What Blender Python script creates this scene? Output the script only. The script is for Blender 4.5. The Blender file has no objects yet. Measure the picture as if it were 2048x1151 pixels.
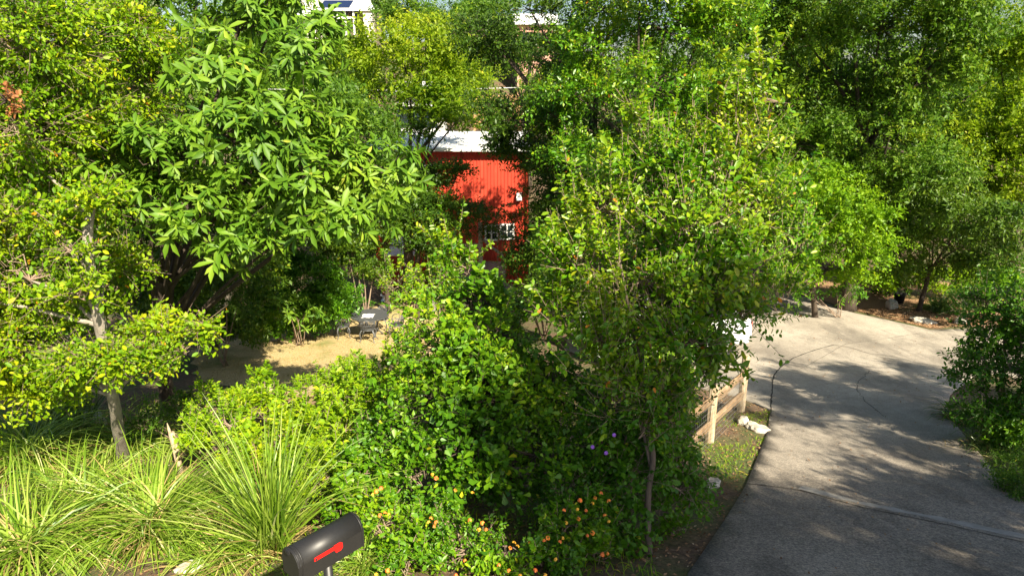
import bpy, bmesh, math, random
import numpy as np
from mathutils import Vector, Matrix, noise
from mathutils.geometry import delaunay_2d_cdt
R = math.radians
C = bpy.context.scene.collection
# ------------------------------------------------------------------ camera
PITCH = 17.0
CZ = 8.6
FPX = 1365.0
cam_d = bpy.data.cameras.new('camera'); cam = bpy.data.objects.new('camera', cam_d); C.objects.link(cam)
cam.location = (0, 0, CZ); cam.rotation_euler = (R(90 - PITCH), 0, 0)
cam_d.sensor_width = 36; cam_d.lens = FPX / 2048 * 36; cam_d.clip_end = 1500; cam_d.clip_start = .05
bpy.context.scene.camera = cam
# ------------------------------------------------------------------ light
SUN_EL = 40.0
SUN_AZ = math.atan2(.5, -.86)
w = bpy.data.worlds.new('World'); bpy.context.scene.world = w; w.use_nodes = True
nt = w.node_tree; bg = nt.nodes['Background']
sky = nt.nodes.new('ShaderNodeTexSky'); sky.sky_type = 'NISHITA'; sky.sun_disc = False
sky.sun_elevation = R(SUN_EL); sky.sun_rotation = SUN_AZ; sky.dust_density = 1.5
nt.links.new(sky.outputs[0], bg.inputs[0]); bg.inputs[1].default_value = .055
ld = bpy.data.lights.new('sun', 'SUN'); ld.energy = 5.0; ld.angle = R(.5); ld.color = (1, .90, .70)
sun = bpy.data.objects.new('sun', ld); C.objects.link(sun)
tosun = Vector((math.sin(SUN_AZ) * math.cos(R(SUN_EL)), math.cos(SUN_AZ) * math.cos(R(SUN_EL)), math.sin(R(SUN_EL))))
sun.rotation_euler = tosun.to_track_quat('Z', 'Y').to_euler()
vs = bpy.context.scene.view_settings
vs.view_transform = 'Standard'; vs.look = 'None'; vs.exposure = 1.45; vs.gamma = 1
cy = bpy.context.scene.cycles
cy.max_bounces = 6; cy.transmission_bounces = 4; cy.transparent_max_bounces = 4

# ------------------------------------------------------------------ helpers
def drop(y, x=0):
    ys = [-30, 0, 4, 8, 12, 17, 22, 28, 42, 60, 100, 160, 260]
    dl = [4.0, 4.2, 4.5, 5.7, 6.4, 7.4, 8.2, 8.5, 8.7, 6.0, -3.0, -8, -8]
    dr = [4.0, 4.2, 4.5, 5.7, 6.4, 7.2, 7.7, 8.2, 8.2, 6.5, 2.0, -1, -1]
    s = min(1, max(0, (x + 2) / 6)); s = s * s * (3 - 2 * s)
    return float(np.interp(y, ys, dl)) * (1 - s) + float(np.interp(y, ys, dr)) * s
def g(x, y):
    return CZ - sum(drop(y + k, x) for k in (-1.2, -.4, .4, 1.2)) / 4 + .05 * noise.noise(Vector((x * .35, y * .35, 3)))
_c, _s = math.cos(R(PITCH)), math.sin(R(PITCH))
def ray(px, py):
    dx = (px - 1024) / FPX; dy = -(py - 575.5) / FPX
    return Vector((dx, _c + dy * _s, -_s + dy * _c))
def P(px, py, Y):
    d = ray(px, py); return Vector((0, 0, CZ)) + d * (Y / d.y)
def mpp(px, py, Y): return Y / ray(px, py).y / FPX
def G(px, py):
    d = ray(px, py); t = 2.0
    for i in range(4000):
        p = Vector((0, 0, CZ)) + d * t
        if p.z < g(p.x, p.y): break
        t += .02
    p.z = g(p.x, p.y); return p
def tag(o, label=None, cat=None, group=None, kind=None):
    if label: o['label'] = label
    if cat: o['category'] = cat
    if group: o['group'] = group
    if kind: o['kind'] = kind
    return o
def empty(name, loc, rz=0):
    o = bpy.data.objects.new(name, None); C.objects.link(o); o.location = loc; o.rotation_euler = (0, 0, rz)
    o.empty_display_size = .2; return o
def link(name, me, m, parent=None, world=True):
    """world=True: mesh is in world coordinates, shift into the parent's frame"""
    o = bpy.data.objects.new(name, me); C.objects.link(o)
    if m is not None: me.materials.append(m)
    if parent is not None:
        o.parent = parent
        if world:     # bring the mesh into the thing's own frame
            root = parent
            while root.parent: root = root.parent
            me.transform((Matrix.Translation(root.location) @ root.rotation_euler.to_matrix().to_4x4()).inverted())
    return o
def np_mesh(name, V, F, tint=None, smooth=False):
    """V (n,3) float, F (m,k) int with one k"""
    me = bpy.data.meshes.new(name); n, (m, k) = len(V), F.shape
    me.vertices.add(n); me.vertices.foreach_set('co', np.ascontiguousarray(V, dtype=np.float32).ravel())
    me.loops.add(m * k); me.loops.foreach_set('vertex_index', F.astype(np.int32).ravel())
    me.polygons.add(m); me.polygons.foreach_set('loop_start', np.arange(0, m * k, k, dtype=np.int32))
    me.polygons.foreach_set('loop_total', np.full(m, k, dtype=np.int32))
    if smooth: me.polygons.foreach_set('use_smooth', np.ones(m, dtype=bool))
    if tint is not None:
        a = me.attributes.new('tint', 'FLOAT', 'FACE'); a.data.foreach_set('value', tint.astype(np.float32))
    me.update(calc_edges=True); return me
def norm(a): return a / np.maximum(np.linalg.norm(a, axis=-1, keepdims=True), 1e-6)

# ------------------------------------------------------------------ bmesh shapes
def bm_box(bm, c, s, rot=None, taper=1.0):
    M = Matrix.Translation(c) @ (rot.to_4x4() if rot is not None else Matrix())
    vs = []
    for z in (-.5, .5):
        t = taper if z > 0 else 1
        for x, y in ((-.5, -.5), (.5, -.5), (.5, .5), (-.5, .5)):
            vs.append(bm.verts.new(M @ Vector((x * s[0] * t, y * s[1] * t, z * s[2]))))
    for f in ((3, 2, 1, 0), (4, 5, 6, 7), (0, 1, 5, 4), (1, 2, 6, 5), (2, 3, 7, 6), (3, 0, 4, 7)):
        bm.faces.new([vs[i] for i in f])
    return vs
def bm_tube(bm, pts, rad, n=8, wob=0, seed=0, cap=True):
    rn = random.Random(seed); pts = [Vector(p) for p in pts]; rings = []
    if not hasattr(rad, '__len__'): rad = [rad] * len(pts)
    ref = None
    for i, p in enumerate(pts):
        d = (pts[min(i + 1, len(pts) - 1)] - pts[max(i - 1, 0)]).normalized()
        if ref is None: ref = d.orthogonal().normalized()
        u = (ref - d * ref.dot(d)).normalized(); ref = u; v = d.cross(u)
        rings.append([bm.verts.new(p + (u * math.cos(2 * math.pi * k / n) + v * math.sin(2 * math.pi * k / n)) * rad[i] * (1 + wob * rn.uniform(-1, 1))) for k in range(n)])
    for a, b in zip(rings, rings[1:]):
        for k in range(n):
            f = bm.faces.new((a[k], a[(k + 1) % n], b[(k + 1) % n], b[k])); f.smooth = True
    if cap:
        bm.faces.new(rings[0][::-1]); bm.faces.new(rings[-1])
def finish(bm, name, m, parent=None, world=False, bevel=0, smooth=False):
    bmesh.ops.recalc_face_normals(bm, faces=bm.faces)
    if bevel: bmesh.ops.bevel(bm, geom=list(bm.edges), offset=bevel, segments=2, affect='EDGES', profile=.6)
    me = bpy.data.meshes.new(name); bm.to_mesh(me); bm.free()
    if smooth:
        for p in me.polygons: p.use_smooth = True
    return link(name, me, m, parent, world)
def catmull(pts, k=5):
    pts = [Vector(p) for p in pts]; out = []
    q = [pts[0] * 2 - pts[1]] + pts + [pts[-1] * 2 - pts[-2]]
    for i in range(1, len(q) - 2):
        for j in range(k):
            t = j / k; a, b, c, d = q[i - 1:i + 3]
            out.append(.5 * ((2 * b) + (c - a) * t + (2 * a - 5 * b + 4 * c - d) * t * t + (-a + 3 * b - 3 * c + d) * t ** 3))
    out.append(pts[-1]); return out

# ------------------------------------------------------------------ materials
def newmat(name):
    m = bpy.data.materials.new(name); m.use_nodes = True
    t = m.node_tree; b = t.nodes['Principled BSDF']; return m, t, b
def ramp(t, fac, cols, pos=None):
    r = t.nodes.new('ShaderNodeValToRGB'); e = r.color_ramp.elements
    pos = pos or [i / (len(cols) - 1) for i in range(len(cols))]
    while len(e) < len(cols): e.new(.5)
    for i, (c, p) in enumerate(zip(cols, pos)): e[i].position = p; e[i].color = (*c, 1)
    t.links.new(fac, r.inputs[0]); return r.outputs[0]
def nz(t, scale, detail=4, rough=.6, coord='Object', vec=None, stretch=None):
    n = t.nodes.new('ShaderNodeTexNoise'); n.inputs['Scale'].default_value = scale
    n.inputs['Detail'].default_value = detail; n.inputs['Roughness'].default_value = rough
    tc = t.nodes.new('ShaderNodeTexCoord'); o = tc.outputs[coord]
    if stretch:
        mp = t.nodes.new('ShaderNodeMapping'); mp.inputs['Scale'].default_value = stretch
        t.links.new(o, mp.inputs[0]); o = mp.outputs[0]
    t.links.new(o, n.inputs['Vector']); return n.outputs[0]
def bump(t, b, h, s=.4, d=.02):
    n = t.nodes.new('ShaderNodeBump'); n.inputs['Strength'].default_value = s; n.inputs['Distance'].default_value = d
    t.links.new(h, n.inputs['Height']); t.links.new(n.outputs[0], b.inputs['Normal'])
def mixc(t, fac, a, b, mode='MIX'):
    n = t.nodes.new('ShaderNodeMix'); n.data_type = 'RGBA'; n.blend_type = mode
    if isinstance(fac, float): n.inputs[0].default_value = fac
    else: t.links.new(fac, n.inputs[0])
    for s, v in ((n.inputs[6], a), (n.inputs[7], b)):
        if isinstance(v, tuple): s.default_value = (*v, 1)
        else: t.links.new(v, s)
    return n.outputs[2]
def plain(name, col, rough=.5, metal=0, nscale=12, var=.25, bmp=.1):
    m, t, b = newmat(name)
    f = nz(t, nscale); lo = tuple(c * (1 - var) for c in col); hi = tuple(min(1, c * (1 + var)) for c in col)
    t.links.new(ramp(t, f, [lo, hi], [.3, .7]), b.inputs['Base Color'])
    b.inputs['Roughness'].default_value = rough; b.inputs['Metallic'].default_value = metal
    if bmp: bump(t, b, f, bmp, .01)
    return m
def leafmat(name, cols, pos=None, trans=.35, rough=.42, spec=.5):
    m, t, b = newmat(name); at = t.nodes.new('ShaderNodeAttribute'); at.attribute_name = 'tint'
    c = ramp(t, at.outputs['Fac'], cols, pos)
    t.links.new(c, b.inputs['Base Color']); b.inputs['Roughness'].default_value = rough
    b.inputs['Specular IOR Level'].default_value = spec
    tr = t.nodes.new('ShaderNodeBsdfTranslucent')
    hs = mixc(t, .5, c, (.6, .8, .02), 'MULTIPLY'); br = t.nodes.new('ShaderNodeHueSaturation')
    br.inputs['Value'].default_value = 1.9; t.links.new(hs, br.inputs['Color']); t.links.new(br.outputs[0], tr.inputs[0])
    mx = t.nodes.new('ShaderNodeMixShader'); mx.inputs[0].default_value = trans
    t.links.new(b.outputs[0], mx.inputs[1]); t.links.new(tr.outputs[0], mx.inputs[2])
    t.links.new(mx.outputs[0], t.nodes['Material Output'].inputs[0]); return m
def barkmat(name, lo, hi):
    m, t, b = newmat(name); f = nz(t, 9, 8, .7, stretch=(1, 1, .25)); f2 = nz(t, 2.5, 3)
    c = mixc(t, f2, ramp(t, f, [lo, hi], [.35, .65]), tuple(x * .7 for x in hi))
    t.links.new(c, b.inputs['Base Color']); b.inputs['Roughness'].default_value = .9; bump(t, b, f, .9, .03); return m

L_ELM = leafmat('elm leaf', [(0.043, .12, .004), (.12, .24, .004), (.265, .36, .006), (0.420, .40, .012), (0.550, .26, .02)], [0, .4, .8, .97, 1], .3, .5, .25)
L_LOQ = leafmat('loquat leaf', [(0.039, .11, .008), (0.112, .22, .012), (0.224, .33, .025), (0.336, .36, .045)], [0, .5, .9, 1], .25, .5, .3)
L_OAK = leafmat('oak leaf', [(0.022, .055, .005), (0.049, .11, .006), (0.110, .18, .008), (0.244, .26, .012)], [0, .5, .9, 1], .25, .45, .3)
L_FINE = leafmat('fine leaf', [(0.037, .09, .008), (0.079, .17, .010), (0.171, .26, .012), (0.342, .35, .03)], [0, .5, .9, 1], .32, .5, .3)
L_YEL = leafmat('yellow green leaf', [(.08, .16, .006), (.17, .26, .008), (.30, .36, .012), (.46, .44, .04)], [0, .4, .85, 1], .4, .5, .25)
L_MYR = leafmat('crape myrtle leaf', [(.030, .12, .005), (.085, .22, .006), (.23, .33, .008), (.40, .41, .02), (0.550, .20, .03)], [0, .4, .82, .98, 1], .28, .38, .4)
L_BUSH = leafmat('bush leaf', [(0.027, .10, .005), (0.085, .21, .006), (0.207, .34, .008), (0.439, .46, .02)], [0, .5, .9, 1], .28, .42, .35)
L_VINE = leafmat('vine leaf', [(0.061, .16, .005), (0.159, .29, .006), (0.317, .42, .008), (0.483, .46, .02)], [0, .4, .85, 1], .3, .5, .25)
L_DROOP = leafmat('drooping leaf', [(0.037, .09, .008), (0.079, .15, .010), (0.152, .22, .015), (0.293, .33, .02)], [0, .5, .9, 1], .28, .42, .35)
L_GRASS = leafmat('grass blade', [(.07, .16, .010), (.19, .30, .022), (.36, .44, .08), (.62, .60, .30)], [0, .4, .85, 1], .3, .4)
L_LIRI = leafmat('liriope blade', [(.05, .10, .02), (.10, .17, .03), (.22, .26, .08), (.4, .36, .2)], [0, .5, .9, 1], .25, .4)
L_DRY = leafmat('dry grass', [(.20, .14, .05), (.36, .26, .10), (.52, .40, .18), (.22, .28, .05)], [0, .4, .85, 1], .2, .7, .2)
L_LIT = leafmat('dead leaf', [(.10, .05, .025), (.22, .12, .06), (.38, .24, .13), (.5, .38, .25)], [0, .4, .85, 1], .1, .8, .2)
L_RUST = leafmat('rust leaf', [(.18, .06, .02), (.32, .13, .05), (.42, .22, .08)], [0, .5, 1], .25, .6, .2)
B_GREY = barkmat('grey bark', (.13, .105, .08), (.46, .40, .33))
B_DARK = barkmat('dark bark', (.025, .018, .012), (.09, .065, .045))
B_TAN = barkmat('tan bark', (.15, .10, .07), (.38, .28, .2))

# ------------------------------------------------------------------ foliage
T_DIA = (np.array([(0, 0, 0), (.45, -.24, .05), (1, 0, -.03), (.45, .24, .05)]), np.array([(0, 1, 2), (0, 2, 3)]), .24)
T_OVAL = (np.array([(0, 0, 0), (.3, -.2, .05), (.7, -.23, .03), (1, 0, -.06), (.7, .23, .03), (.3, .2, .05)]),
          np.array([(0, 1, 2), (0, 2, 3), (0, 3, 4), (0, 4, 5)]), .33)
T_LONG = (np.array([(0, 0, 0), (.35, 0, -.01), (.7, 0, -.05), (1, 0, -.16), (.3, -.1, .045), (.66, -.135, .0), (.3, .1, .045), (.66, .135, .0)]),
          np.array([(0, 4, 1), (1, 4, 5), (1, 5, 2), (2, 5, 3), (0, 1, 6), (1, 7, 6), (1, 2, 7), (2, 3, 7)]), .19)
T_OBO = (np.array([(0, 0, 0), (.4, -.16, .04), (.78, -.29, .03), (1, 0, -.02), (.78, .29, .03), (.4, .16, .04)]),
         np.array([(0, 1, 2), (0, 2, 3), (0, 3, 4), (0, 4, 5)]), .34)
TPL = {'obo': T_OBO, 'dia': T_DIA, 'oval': T_OVAL, 'long': T_LONG}
def leaves(name, m, pos, a, n, size, tint, tpl, parent):
    tv, tf, _ = TPL[tpl]
    a = norm(a); n = norm(n - a * (a * n).sum(1, keepdims=True)); s = np.cross(a, n)
    V = pos[:, None, :] + size[:, None, None] * (tv[None, :, 0:1] * a[:, None] + tv[None, :, 1:2] * s[:, None] + tv[None, :, 2:3] * n[:, None])
    k = len(tv); F = (np.arange(len(pos))[:, None, None] * k + tf[None]).reshape(-1, 3)
    me = np_mesh(name, V.reshape(-1, 3), F, np.repeat(tint, len(tf)))
    return link(name, me, m, parent)
def segs(name, m, A, B, ra, rb, parent):
    """many thin three-sided stems"""
    d = norm(B - A); ref = np.where(np.abs(d[:, 2:3]) > .9, np.array([[1., 0, 0]]), np.array([[0, 0, 1.]]))
    u = norm(np.cross(d, ref)); v = np.cross(d, u); V = []
    for P0, r in ((A, ra), (B, rb)):
        for k in range(3):
            an = 2 * math.pi * k / 3; V.append(P0 + (u * math.cos(an) + v * math.sin(an)) * np.asarray(r).reshape(-1, 1))
    V = np.stack(V, 1); n = len(A); base = np.arange(n)[:, None] * 6; F = []
    for k in range(3):
        F.append(np.concatenate([base + k, base + (k + 1) % 3, base + 3 + (k + 1) % 3, base + 3 + k], 1))
    me = np_mesh(name, V.reshape(-1, 3), np.concatenate(F), None, True); return link(name, me, m, parent)
def E(px, py, Y, rx, rz, ry=None):
    k = mpp(px, py, Y); return (tuple(P(px, py, Y)), (rx * k, (ry if ry else (rx + rz) / 2 * k), rz * k))
def clumpnoise(p, sc, ph):
    return (np.sin(p[:, 0] * sc + ph) + np.sin(p[:, 1] * sc * 1.3 + ph * 2 + p[:, 0] * sc * .5) + np.sin(p[:, 2] * sc * 1.7 + ph * 3 + p[:, 1] * sc * .7)) / 3
def foliage(parent, ells, m, tpl='dia', size=.08, cov=1.4, sub=.35, flat=.55, up=.35, nl=8, L=.3, droop=.15, seed=1,
            stems=None, shoots=None, bias=0., name='crown', fill=.35, whorl=False, root=None, nbr=1.2, bark=None, trange=(0., 1.), hole=.22, rs=0, rl=.4, ztint=0., jit=.6):
    rg = np.random.default_rng(seed); shoots = list(shoots or []); rr = random.Random(seed * 7 + 1)
    for c, q in ells:
        for k in range(rs):
            a_ = rr.uniform(0, 6.28); f = rr.uniform(0, .9); st = Vector(c) + Vector((math.cos(a_) * q[0] * f, math.sin(a_) * q[1] * f, q[2] * math.sqrt(1 - f * f) * .8))
            shoots.append((st, st + Vector((rr.uniform(-.4, .4), rr.uniform(-.4, .4), 1)) * rl * rr.uniform(.5, 1.3), 0))
    TP, TD, TL, SC, SR = [], [], [], [], []
    area = TPL[tpl][2]
    for c, r in ells:
        c = np.array(c); r = np.array(r); A = 4 * math.pi * (r[0] * r[1] + r[0] * r[2] + r[1] * r[2]) / 3
        ntw = max(3, int(cov * A / (size * size * area) / nl)); ns = max(5, int(nbr * A / (sub * sub * 3)))
        u = norm(rg.normal(size=(ns, 3))); rho = fill + (1 - fill) * rg.random((ns, 1)) ** .5
        sc = c + u * rho * np.maximum(r - sub * .5, r * .5)
        idx = rg.integers(0, ns, ntw)
        ss = np.minimum(sub, r.min()) * rg.uniform(.6, 1.25, ns)
        off = rg.normal(size=(ntw, 3)) * ss[idx][:, None] * .5; off[:, 2] *= flat
        p = sc[idx] + off
        if hole:
            keep = clumpnoise(p, 2.6 / max(.2, sub), seed + 3.) + rg.normal(size=ntw) * .12 > -hole * .9
            alt = idx[keep][rg.integers(0, max(1, keep.sum()), (~keep).sum())] if keep.sum() else idx[~keep]
            pk = p[keep]; j = rg.integers(0, max(1, len(pk)), (~keep).sum())
            if len(pk): p[~keep] = pk[j] + rg.normal(size=((~keep).sum(), 3)) * .04; off[~keep] = off[keep][j]; idx[~keep] = idx[keep][j]
        d = norm(u[idx] * .65 + norm(off) * .5 + np.array([0, 0, up]) + rg.normal(size=(ntw, 3)) * .35)
        TP.append(p); TD.append(d); TL.append(L * rg.uniform(.6, 1.3, ntw)); SC.append(sc); SR.append(np.repeat(c[None], ns, 0))
    if shoots:
        for (a, b, n_) in shoots:      # upright leafy shoots
            a = np.array(a); b = np.array(b); q = 7
            for i in range(q):
                TP.append((a + (b - a) * i / q)[None] + rg.normal(size=(1, 3)) * .008); TD.append(norm((b - a)[None] + rg.normal(size=(1, 3)) * .05)); TL.append(np.array([np.linalg.norm(b - a) / q * 1.15]))
    TP = np.concatenate(TP); TD = np.concatenate(TD); TL = np.concatenate(TL); nt_ = len(TP)
    if whorl:
        t = np.broadcast_to(np.linspace(.55, 1, nl)[None], (nt_, nl))
    else: t = np.broadcast_to(((np.arange(nl) + .5) / nl)[None], (nt_, nl)) + rg.normal(size=(nt_, nl)) * .03
    pos = TP[:, None] + TD[:, None] * (TL[:, None] * t)[..., None]; pos[..., 2] -= droop * TL[:, None] * t ** 2
    d = np.repeat(TD[:, None], nl, 1)
    ref = norm(np.cross(TD, rg.normal(size=(nt_, 3)))); v = np.cross(TD, ref)
    if whorl:
        an = np.arange(nl)[None] * 2.4 + rg.uniform(0, 6.28, (nt_, 1)) + rg.normal(size=(nt_, nl)) * .2
        rad = ref[:, None] * np.cos(an)[..., None] + v[:, None] * np.sin(an)[..., None]
        a = d * (np.linspace(.15, .8, nl)[None, :, None]) + rad * .9 + rg.normal(size=(nt_, nl, 3)) * .12; a[..., 2] -= .42
        n = d * .9 - rad * .2 + np.array([.12, -.2, .45]) + rg.normal(size=(nt_, nl, 3)) * .15
    else:
        sg = np.where(np.arange(nl) % 2, 1., -1.)[None, :, None]
        a = d * .55 + ref[:, None] * sg * .85 + v[:, None] * rg.normal(size=(nt_, nl, 1)) * .45 + rg.normal(size=(nt_, nl, 3)) * .22; a[..., 2] -= .12
        n = np.array([.12, -.2, .9]) + rg.normal(size=(nt_, nl, 3)) * jit
    pos = pos.reshape(-1, 3); a = a.reshape(-1, 3); n = n.reshape(-1, 3)
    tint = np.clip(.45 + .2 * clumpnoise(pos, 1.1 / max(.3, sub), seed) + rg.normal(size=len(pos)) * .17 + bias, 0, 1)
    zz = pos[:, 2]; tint = np.clip(tint + ztint * ((zz - zz.min()) / (zz.max() - zz.min()) - .45), 0, 1)  # ztint paints sunlit tops yellower and shaded lower leaves darker, by height
    tint = np.minimum(trange[0] + tint * (trange[1] - trange[0]), .93); odd = rg.random(len(pos)) < .004; tint[odd] = 1
    sz = size * rg.uniform(.6 if whorl else .45, 1.15 if whorl else 1.3, len(pos)) * np.repeat(rg.uniform(.65, 1.3, nt_), nl) * (1 + (0 if whorl else .22) * clumpnoise(pos, .9 / max(.3, sub), seed + 9))
    o = leaves(name, m, pos, a, n, sz, tint, tpl, parent)
    if stems:
        SC = np.concatenate(SC); SR = np.concatenate(SR)
        k = rg.random(nt_) < stems
        A1 = TP[k] - TD[k] * .08; B1 = TP[k] + TD[k] * TL[k][:, None]
        w_ = rg.normal(size=SC.shape) * .08; mid = (SC + SR) / 2 + w_
        rb = .010 + .018 * min(1, sub)
        segs('twigs', bark or B_DARK, np.concatenate([A1, SR, mid]), np.concatenate([B1, mid, SC]),
             np.concatenate([np.full(len(A1), .0045), np.full(len(SC), rb), np.full(len(SC), rb * .6)]),
             np.concatenate([np.full(len(A1), .002), np.full(len(SC), rb * .6), np.full(len(SC), rb * .3)]), parent)
    return o
def trunkmesh(parent, paths, m, name='trunk', seed=0):
    bm = bmesh.new()
    for i, (pts, r0, r1) in enumerate(paths):
        q = catmull(pts, 5); rn = random.Random(seed + i)
        q = [p + Vector((rn.uniform(-1, 1), rn.uniform(-1, 1), 0)) * r0 * .05 for p in q]
        rr = [r0 + (r1 - r0) * (k / (len(q) - 1)) ** .8 for k in range(len(q))]
        if i == 0: rr[0] *= 1.35; rr[1] *= 1.1
        bm_tube(bm, q, rr, 10, .07, seed + i)
    me = bpy.data.meshes.new(name); bm.to_mesh(me); bm.free(); return link(name, me, m, parent)
def limbs(base, fork, ells, r0, seed=0, k=None):
    """trunk from base to fork and a limb out to every clump"""
    base, fork = Vector(base), Vector(fork); rn = random.Random(seed); out = []
    m_ = (base + fork) / 2 + Vector((rn.uniform(-.15, .15), rn.uniform(-.15, .15), 0))
    out.append(([base - Vector((0, 0, .15)), m_, fork], r0, r0 * .7))
    for i, (c, r) in enumerate(ells):
        if k and i >= k: break
        c = Vector(c); s = base.lerp(fork, rn.uniform(.5, 1) if i else 1); s.x += rn.uniform(-.05, .05); mid = s.lerp(c, .5) + Vector((rn.uniform(-.2, .2), rn.uniform(-.2, .2), rn.uniform(0, .35))) * (c - s).length * .3
        out.append(([s, mid, c], r0 * rn.uniform(.22, .42), r0 * .08))
    return out
def tree(label, base, fork_px, ells, m, bark, r0, cat='tree', name='tree', k=None, group=None, seed=1, **kw):
    base = Vector(base); base.z = g(base.x, base.y) if len(base) == 3 else 0
    t = empty(name, base); tag(t, label, cat, group)
    trunkmesh(t, limbs(base, fork_px, ells, r0, seed, k), bark, seed=seed)
    foliage(t, ells, m, seed=seed, bark=bark, **kw); return t
def shrub(label, ells, m, name='shrub', cat='shrub', seed=1, group=None, nst=6, bark=None, sr=.018, base=None, **kw):
    c0 = Vector(ells[0][0]); b = Vector(base) if base is not None else Vector((c0.x, c0.y, 0)); b.z = g(b.x, b.y)
    t = empty(name, b); tag(t, label, cat, group); rn = random.Random(seed); paths = []
    for i in range(nst):
        c, r = ells[i % len(ells)]
        c = Vector(c) + Vector((rn.uniform(-.5, .5) * r[0], rn.uniform(-.5, .5) * r[1], rn.uniform(-.2, .5) * r[2]))
        s = b + Vector((rn.uniform(-.12, .12), rn.uniform(-.12, .12), -.05))
        paths.append(([s, s.lerp(c, .5) + Vector((rn.uniform(-.1, .1), rn.uniform(-.1, .1), .1)), c], sr, sr * .35))
    trunkmesh(t, paths, bark or B_TAN, 'stems', seed)
    foliage(t, ells, m, name='foliage', seed=seed, bark=bark or B_TAN, **kw); return t
def grass(label, base, n, L, w, el=(10, 85), m=None, seed=1, name='grass_clump', arch=1.0, spread=.12, cat='grass clump', group=None, az=None, kind=None, parent=None, bases=None, part='blades'):
    rg = np.random.default_rng(seed)
    if bases is None:
        b = np.array(base)[None] + rg.normal(size=(n, 3)) * np.array([spread, spread, 0])
    else: b = bases; n = len(b)
    a = rg.uniform(*(az or (0, 2 * math.pi)), n); a += .5 * np.sin(a * 5 + seed) * .6; e0 = np.radians(rg.uniform(*el, n)); Ln = L * rg.uniform(.45, 1.1, n); k = 6
    h = np.stack([np.cos(a), np.sin(a), np.zeros(n)], 1); s = np.stack([-np.sin(a), np.cos(a), np.zeros(n)], 1)
    p = b.copy(); V = []; ang = e0.copy(); bend = arch * rg.uniform(.5, 1.3, n) * (np.cos(e0) * .6 + .5)
    tw = rg.normal(size=n) * .5
    for i in range(k + 1):
        ww = w * rg.uniform(.8, 1.2, n) * (1 - (i / k) ** 2.2 * .93) * (.6 if i == 0 else 1)
        nn = np.stack([-np.sin(ang) * h[:, 0], -np.sin(ang) * h[:, 1], np.cos(ang)], 1)
        sd = s * np.cos(tw)[:, None] + nn * np.sin(tw)[:, None]
        V += [p - sd * ww[:, None] / 2, p + sd * ww[:, None] / 2]
        st = Ln / k; p = p + (h * np.cos(ang)[:, None] + np.array([0, 0, 1.]) * np.sin(ang)[:, None]) * st[:, None]
        ang = ang - bend / k * (1 + i * .35) - np.where(rg.random(n) < .03, .9, 0)
    V = np.stack(V, 1); base_i = np.arange(n)[:, None] * (2 * k + 2)
    F = np.concatenate([np.concatenate([base_i + 2 * i, base_i + 2 * i + 1, base_i + 2 * i + 3, base_i + 2 * i + 2], 1)[:, None] for i in range(k)], 1).reshape(-1, 4)
    tint = np.repeat(np.clip(.45 + rg.normal(size=n) * .25, 0, 1), k)
    me = np_mesh(name, V.reshape(-1, 3), F, tint, True)
    if parent is not None: return link(part, me, m, parent)
    if kind: return tag(link(name, me, m), label, None, None, kind)
    t = empty(name, base); tag(t, label, cat, group); link('blades', me, m, t)
    if label and 'liriope' not in label: grass(None, base, n // 3, L * .75, w * .9, (0, 55), L_DRY, seed + 500, name, arch * .8, spread * 1.3, parent=t, part='dead_blades')
    return t

# ------------------------------------------------------------------ ground and sheets
def sheet(name, outline, m, off, res=.3, kind='structure', thick=0, wob=0, seed=0, lab=None, cat=None):
    rn = random.Random(seed); n = len(outline); pts = [Vector((p[0], p[1])) for p in outline]
    dense = []
    for i in range(n):
        a, b = pts[i], pts[(i + 1) % n]; q = max(1, int((b - a).length / res))
        for j in range(q):
            v = a.lerp(b, j / q)
            if wob: v = v + Vector((noise.noise(Vector((v.x * 1.7, v.y * 1.7, seed))), noise.noise(Vector((v.x * 1.7, v.y * 1.7, seed + 9))))) * wob
            dense.append(v)
    nd = len(dense); edges = [(i, (i + 1) % nd) for i in range(nd)]
    x0, x1 = min(p.x for p in dense), max(p.x for p in dense); y0, y1 = min(p.y for p in dense), max(p.y for p in dense)
    inner = []; x = x0
    while x < x1:
        y = y0
        while y < y1: inner.append(Vector((x + rn.uniform(-.1, .1) * res, y + rn.uniform(-.1, .1) * res))); y += res
        x += res
    r = delaunay_2d_cdt(dense + inner, edges, [], 1, 1e-4)
    bm = bmesh.new(); vv = [bm.verts.new((p.x, p.y, g(p.x, p.y) + off)) for p in r[0]]
    for f in r[2]:
        try: bm.faces.new([vv[i] for i in f])
        except ValueError: pass
    for v in [v for v in bm.verts if not v.link_faces]: bm.verts.remove(v)
    bmesh.ops.recalc_face_normals(bm, faces=bm.faces)
    if sum(f.normal.z for f in bm.faces) < 0: bmesh.ops.reverse_faces(bm, faces=bm.faces)
    if thick:
        be = [e for e in bm.edges if len(e.link_faces) == 1]
        ex = bmesh.ops.extrude_edge_only(bm, edges=be)
        for v in [e for e in ex['geom'] if isinstance(e, bmesh.types.BMVert)]: v.co.z -= thick
    for f in bm.faces: f.smooth = True
    me = bpy.data.meshes.new(name); bm.to_mesh(me); bm.free(); o = link(name, me, m); o['kind'] = kind
    if lab: o['label'] = lab
    return o
m_ground, t, b = newmat('soil and litter')
f1 = nz(t, .6, 5); f2 = nz(t, 14, 6, .7); f3 = nz(t, 3, 4)
c1 = ramp(t, f2, [(.05, .03, .018), (.15, .095, .055), (.28, .19, .11)], [.3, .55, .75])
c2 = ramp(t, f2, [(.05, .07, .015), (.12, .14, .035)], [.35, .7])
t.links.new(mixc(t, ramp(t, f1, [(0, 0, 0), (1, 1, 1)], [.45, .6]), c1, c2), b.inputs['Base Color'])
b.inputs['Roughness'].default_value = .95; bump(t, b, f2, .8, .04)
m_conc, t, b = newmat('weathered concrete')
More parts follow.
